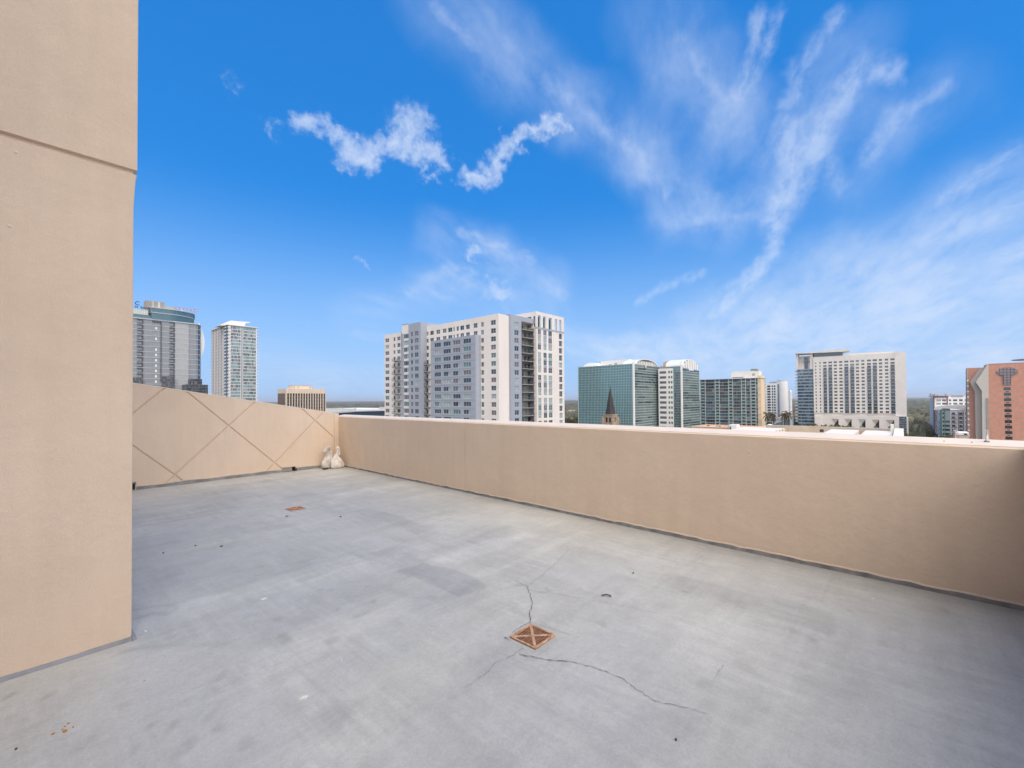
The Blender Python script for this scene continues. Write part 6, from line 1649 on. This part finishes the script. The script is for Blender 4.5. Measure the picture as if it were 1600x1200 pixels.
def forest():
    q = np.random.default_rng(17)
    r = [345.0]
    while r[-1] < 17000: r.append(r[-1]*1.0055 + .35)
    r = np.array(r); az0 = -YAW   # view azimuth measured from +Y clockwise
    th = np.linspace(az0-R(56), az0+R(56), 760)
    RR, TH = np.meshgrid(r, th, indexing='ij'); X = RR*np.sin(TH); Y = RR*np.cos(TH)
    H = np.zeros_like(X); T = np.zeros_like(X)
    def h2(i, j, k): 
        v = np.sin(i*127.1+j*311.7+k*74.7)*43758.5453; return v-np.floor(v)
    for cell, rad, hh, rmin, rmax in ((9.5, 6.6, 11.0, 0, 1e9), (31., 21., 8.0, 1500, 1e9), (120., 80., 9.0, 5000, 1e9)):
        gi, gj = np.floor(X/cell), np.floor(Y/cell); w = np.clip((RR-rmin)/(rmin+1), 0, 1) if rmin else 1.0
        best = np.zeros_like(X); bt = np.zeros_like(X)
        for di in (-1, 0, 1):
            for dj in (-1, 0, 1):
                a, b_ = gi+di, gj+dj; cx = (a+h2(a, b_, 1))*cell; cy = (b_+h2(a, b_, 2))*cell
                rr = rad*(.62+.6*h2(a, b_, 3)); d = np.hypot(X-cx, Y-cy)/rr
                v = np.where(d < 1, hh*(.55+.6*h2(a, b_, 4))*np.sqrt(np.clip(1-d*d, 0, 1)), 0)
                m = v > best; best = np.where(m, v, best); bt = np.where(m, h2(a, b_, 5), bt)
        H = H + best*w if rmin else best
        if not rmin: T = bt
        else: T = T*(1-.35*w)+bt*.35*w
    H = H*(.75+.5*q.random(H.shape)*np.clip(1-RR/3000, .2, 1)) + 1.0
    big = np.sin(X/310.)*np.cos(Y/270.+1)+np.sin((X+Y)/140.)*.5
    H *= np.clip(1.1+.25*big, .5, 1.4)*(.8+.4*h2(np.floor(X/47), np.floor(Y/47), 9)); H[(X*FWD.x+Y*FWD.y) < 400] *= .45
    H[(X*FWD.x+Y*FWD.y) < 335] = .2
    co = np.stack([X, Y, G+H], -1).astype(np.float32); n0, n1 = X.shape; idx = np.arange(n0*n1).reshape(n0, n1)
    f = np.stack([idx[:-1,:-1], idx[1:,:-1], idx[1:,1:], idx[:-1,1:]], -1).reshape(-1, 4)
    me = bpy.data.meshes.new('forest'); me.vertices.add(n0*n1); me.vertices.foreach_set('co', co.ravel())
    me.loops.add(f.size); me.loops.foreach_set('vertex_index', f.ravel().astype(np.int32)); me.polygons.add(len(f))
    me.polygons.foreach_set('loop_start', np.arange(0, f.size, 4, dtype=np.int32)); me.polygons.foreach_set('loop_total', np.full(len(f), 4, np.int32)); me.update()
    at = me.attributes.new('tree', 'FLOAT', 'POINT'); at.data.foreach_set('value', T.astype(np.float32).ravel())
    m = bpy.data.materials.new('mixed_canopy'); m.use_nodes = True; nt = m.node_tree; b = nt.nodes['Principled BSDF']; b.inputs['Roughness'].default_value = .85; b.inputs['Specular IOR Level'].default_value = .15
    a = nt.nodes.new('ShaderNodeAttribute'); a.attribute_name = 'tree'; cr = nt.nodes.new('ShaderNodeValToRGB'); nt.links.new(a.outputs['Fac'], cr.inputs[0])
    e = cr.color_ramp.elements; e[0].position = 0; e[0].color = (.040, .046, .028, 1); e[1].position = 1; e[1].color = (.17, .12, .075, 1)
    for p_, c_ in ((.3, (.065, .07, .04)), (.55, (.10, .10, .06)), (.78, (.13, .115, .075)), (.9, (.13, .10, .06))): x = e.new(p_); x.color = (*c_, 1)
    tc = nt.nodes.new('ShaderNodeTexCoord'); n = nt.nodes.new('ShaderNodeTexNoise'); n.inputs['Scale'].default_value = .45; n.inputs['Detail'].default_value = 8; nt.links.new(tc.outputs['Object'], n.inputs['Vector'])
    n2_ = nt.nodes.new('ShaderNodeTexNoise'); n2_.inputs['Scale'].default_value = .018; n2_.inputs['Detail'].default_value = 7; n2_.inputs['Roughness'].default_value = .7; nt.links.new(tc.outputs['Object'], n2_.inputs['Vector'])
    ad = nt.nodes.new('ShaderNodeMath'); ad.operation = 'MULTIPLY'; nt.links.new(n.outputs[0], ad.inputs[0]); nt.links.new(n2_.outputs[0], ad.inputs[1])
    mr = nt.nodes.new('ShaderNodeMapRange'); nt.links.new(ad.outputs[0], mr.inputs[0]); mr.inputs[1].default_value = .12; mr.inputs[2].default_value = .42; mr.inputs[3].default_value = .35; mr.inputs[4].default_value = 1.9
    v = nt.nodes.new('ShaderNodeVectorMath'); v.operation = 'SCALE'; nt.links.new(cr.outputs[0], v.inputs[0]); nt.links.new(mr.outputs[0], v.inputs['Scale']); nt.links.new(v.outputs[0], b.inputs['Base Color'])
    me.materials.append(m); o = bpy.data.objects.new('forest', me); S.collection.objects.link(o)
    tag(o, 'hazy forest of green and brown trees reaching the horizon', 'forest', kind='stuff')
forest()

def tree_proto(kind, seed):
    """trunk with limbs and a crown of many leaf clumps, unit: metres, 12 m tall"""
    r = random.Random(seed); tr = MB(); H = 12.
    def limb(a, b, ra, rb, n=7):
        d = (b-a).normalized(); s1 = d.orthogonal().normalized(); s2 = d.cross(s1)
        A = [a+s1*ra*math.cos(6.283*i/n)+s2*ra*math.sin(6.283*i/n) for i in range(n)]; B = [b+s1*rb*math.cos(6.283*i/n)+s2*rb*math.sin(6.283*i/n) for i in range(n)]; tr.prism(A, B, 'bark')
    lf = MB()
    if kind == 'palm':
        P = [Vector((0, 0, 0)), Vector((.2, .1, 5)), Vector((.1, .3, 10.5))]
        limb(P[0], P[1], .32, .24); limb(P[1], P[2], .24, .2)
        for k in range(34):
            a = r.uniform(0, 6.283); up = r.uniform(-.9, .9); L = r.uniform(2.4, 3.4); p = P[2].copy(); d = Vector((math.cos(a)*math.cos(up), math.sin(a)*math.cos(up), math.sin(up))); w = .42
            for s in range(5):
                n = p + d*(L/5); sd_ = d.cross(Vector((0,0,1))).normalized()*w*(1-s*.16); dn = Vector((0, 0, -.25))
                lf.quad([p, p+sd_+dn, n+sd_*.85+dn, n], 'palm'); lf.quad([p, p-sd_+dn, n-sd_*.85+dn, n], 'palm'); p = n; d = (d + Vector((0, 0, -.26))).normalized()
    else:
        limb(Vector((0,0,0)), Vector((.2,.1,4.5)), .45, .3); cl = []
        for k in range(9):
            a = k*2.4+r.random(); e = Vector((math.cos(a)*r.uniform(1.5,3.4), math.sin(a)*r.uniform(1.5,3.4), r.uniform(6,10))); limb(Vector((.2,.1,r.uniform(3,4.5))), e, .2, .05, 5); cl.append((e, r.uniform(1.3, 2.1)))
        cl += [(Vector((r.uniform(-2.6,2.6), r.uniform(-2.6,2.6), r.uniform(5.2,10.6))), r.uniform(1.0, 1.8)) for _ in range(12)]
        m_ = 'leaf2' if kind == 'pale' else 'leaf'
        for c, rad in cl:
            for k in range(62):
                d = Vector((r.gauss(0,1), r.gauss(0,1), r.gauss(0,1))).normalized(); p = c+d*rad*r.uniform(.55, 1.08); s = r.uniform(.22, .5); n = (d+Vector((r.gauss(0,.5), r.gauss(0,.5), r.gauss(0,.5)))).normalized(); u = n.orthogonal().normalized()*s; v = n.cross(u)
                lf.quad([p-u-v*.6, p+u-v*.5, p+u*.8+v, p-u*.7+v*.8], m_)
    return tr, lf
TREES = {}
def tree(kind, px, pytop, D, label, wide=1.0, name='tree', group='trees below the skyline', hcap=None):
    x, y = pt(px, D); ztop = CAM_H + ray(px, pytop).z*(x/ray(px, pytop).x); h = ztop-G
    root = empty(name, (x, y, G), label, 'palm' if kind == 'palm' else 'tree', group)
    sc = h/12. if kind != 'palm' else h/11.8
    if kind not in TREES:
        tr, lf = tree_proto(kind, {'oak': 3, 'pale': 5, 'palm': 8, 'oak2': 12}[kind])
        a = tr.build('trunk', root, origin=root.location*0); bo = lf.build('crown', root)
        TREES[kind] = (a.data, bo.data); bpy.data.objects.remove(a); bpy.data.objects.remove(bo)
    for nm, me in zip(('trunk', 'crown'), TREES[kind]):
        o = bpy.data.objects.new(nm, me); S.collection.objects.link(o); o.parent = root; o.scale = (sc*wide*.95, sc*wide*.95, sc)
    root.rotation_euler.z = R4()*6.28
TL = [('oak', 1266, 663.5, 335, 'dark green tree at the foot of the hotel, leftmost of the row', 1.0), ('pale', 1276, 662.5, 332, 'olive tree at the foot of the hotel, second of the row', 1.0), ('oak', 1287, 663.5, 330, 'dark tree at the foot of the hotel just left of its first folded window', .9),
      ('oak', 1303, 661.5, 333, 'green tree overlapping the first folded hotel window', .8), ('oak', 1312, 664, 330, 'green tree between the first and second folded hotel windows', .9), ('pale', 1323, 666, 333, 'low tree under the second folded hotel window', .7),
      ('oak', 1239, 655, 440, 'dark tree in the gap between the glazed hall and the hotel', .8), ('oak', 1243, 662, 390, 'small tree at the left foot of the hotel glass end', .7),
      ('oak', 1409, 679, 330, 'dark tree right of the pale flat roof end wall', .8), ('pale', 1417, 675, 345, 'yellowish tree low beside the hotel corner', .9), ('oak', 1424, 668, 420, 'tall dark tree right of the hotel corner', .8), ('pale', 1427, 681, 320, 'low yellow-green tree close to the parapet line right of the hotel', 1.0),
      ('oak', 1437, 678, 335, 'rounded dark tree in the wooded gap right of the hotel', 1.0), ('oak', 1446, 665, 430, 'tall dark tree at the left foot of the white and teal block', 1.0), ('oak', 1453, 672, 380, 'dark tree against the left flank of the teal-cornered block', .9), ('oak', 1451, 682, 320, 'low tree at the parapet line left of the teal-cornered block', .9),
      ('pale', 1462, 683, 315, 'low olive tree under the left glass flank of the teal-cornered block', .7), ('pale', 1481, 679, 300, 'olive tree in front of the teal-cornered block', .9), ('pale', 1489, 677.5, 300, 'yellowing tree left of the pink rooftop', .8),
      ('oak', 886.5, 652, 420, 'brownish tree directly right of the large apartment tower', .7), ('pale', 894, 654, 430, 'pale tree in the gap before the mirror glass office', .8), ('oak', 901, 650, 470, 'tree against the left edge of the mirror glass office', .7)]
for k, px, py, D, lb, w in TL: tree(k, px, py, D, lb, w)
for px, py, lb in ((1200.5, 642, 'brown-topped palm below the white tower, left of the near pair'), (1209, 643, 'brown-topped palm below the white tower, right of the near pair'), (1226.5, 643.5, 'palm in front of the small distant white tower, left one'), (1231.5, 640, 'taller palm in front of the small distant white tower, right one')):
    tree('palm', px, py, 390, lb, .8, 'palm_tree', 'palms below the white tower')
for px, py, D, w, m_, lb in ((1434, 671.5, 560, 12, 'offwhite2', 'small pale hip-roofed house among the trees right of the hotel'), (1457.5, 668.5, 520, 9, 'offwhite', 'small pale house at the foot of the white and teal block'), (1441, 659, 900, 14, 'offwhite2', 'tiny distant pale house in the wooded gap'), (893, 640.5, 1100, 18, 'offwhite2', 'tiny distant pale house in the gap right of the apartment tower'), (566, 637, 1500, 22, 'white', 'tiny distant white house right of the long white hall')):
    x, y = pt(px, D); zt = CAM_H+ray(px, py).z*(x/ray(px, py).x); root = empty('house', (x, y, G), lb, 'house', 'houses among the trees')
    mb = MB(); mb.box(x-w/2, x+w/2, y-w/2, y+w/2, G, zt-2.2, m_); mb.build('wall', root)
    mb = MB(); mb.prism([(x-w/2-.6, y-w/2-.6, zt-2.2), (x+w/2+.6, y-w/2-.6, zt-2.2), (x+w/2+.6, y+w/2+.6, zt-2.2), (x-w/2-.6, y+w/2+.6, zt-2.2)], [(x-1, y-w/4, zt), (x+1, y-w/4, zt), (x+1, y+w/4, zt), (x-1, y+w/4, zt)], 'beton'); mb.build('roof', root)

# pale air between here and the horizon
HAZE = 9e-5
if HAZE:
    mb = MB(); mb.box(-19000, 19000, -19000, 19000, G-1.3, 70, 'hazeair')
    m = bpy.data.materials.new('haze_air'); m.use_nodes = True; nt = m.node_tree; nt.nodes.clear(); o_ = nt.nodes.new('ShaderNodeOutputMaterial'); pv = nt.nodes.new('ShaderNodeVolumePrincipled')
    pv.inputs['Color'].default_value = (.95, .97, 1, 1); pv.inputs['Density'].default_value = HAZE; pv.inputs['Anisotropy'].default_value = .2; nt.links.new(pv.outputs[0], o_.inputs['Volume'])
    M['hazeair'] = m; h = mb.build('haze'); tag(h, 'thin pale haze over the city', kind='stuff')
    S.cycles.volume_bounces = 0; S.cycles.volume_step_rate = 10
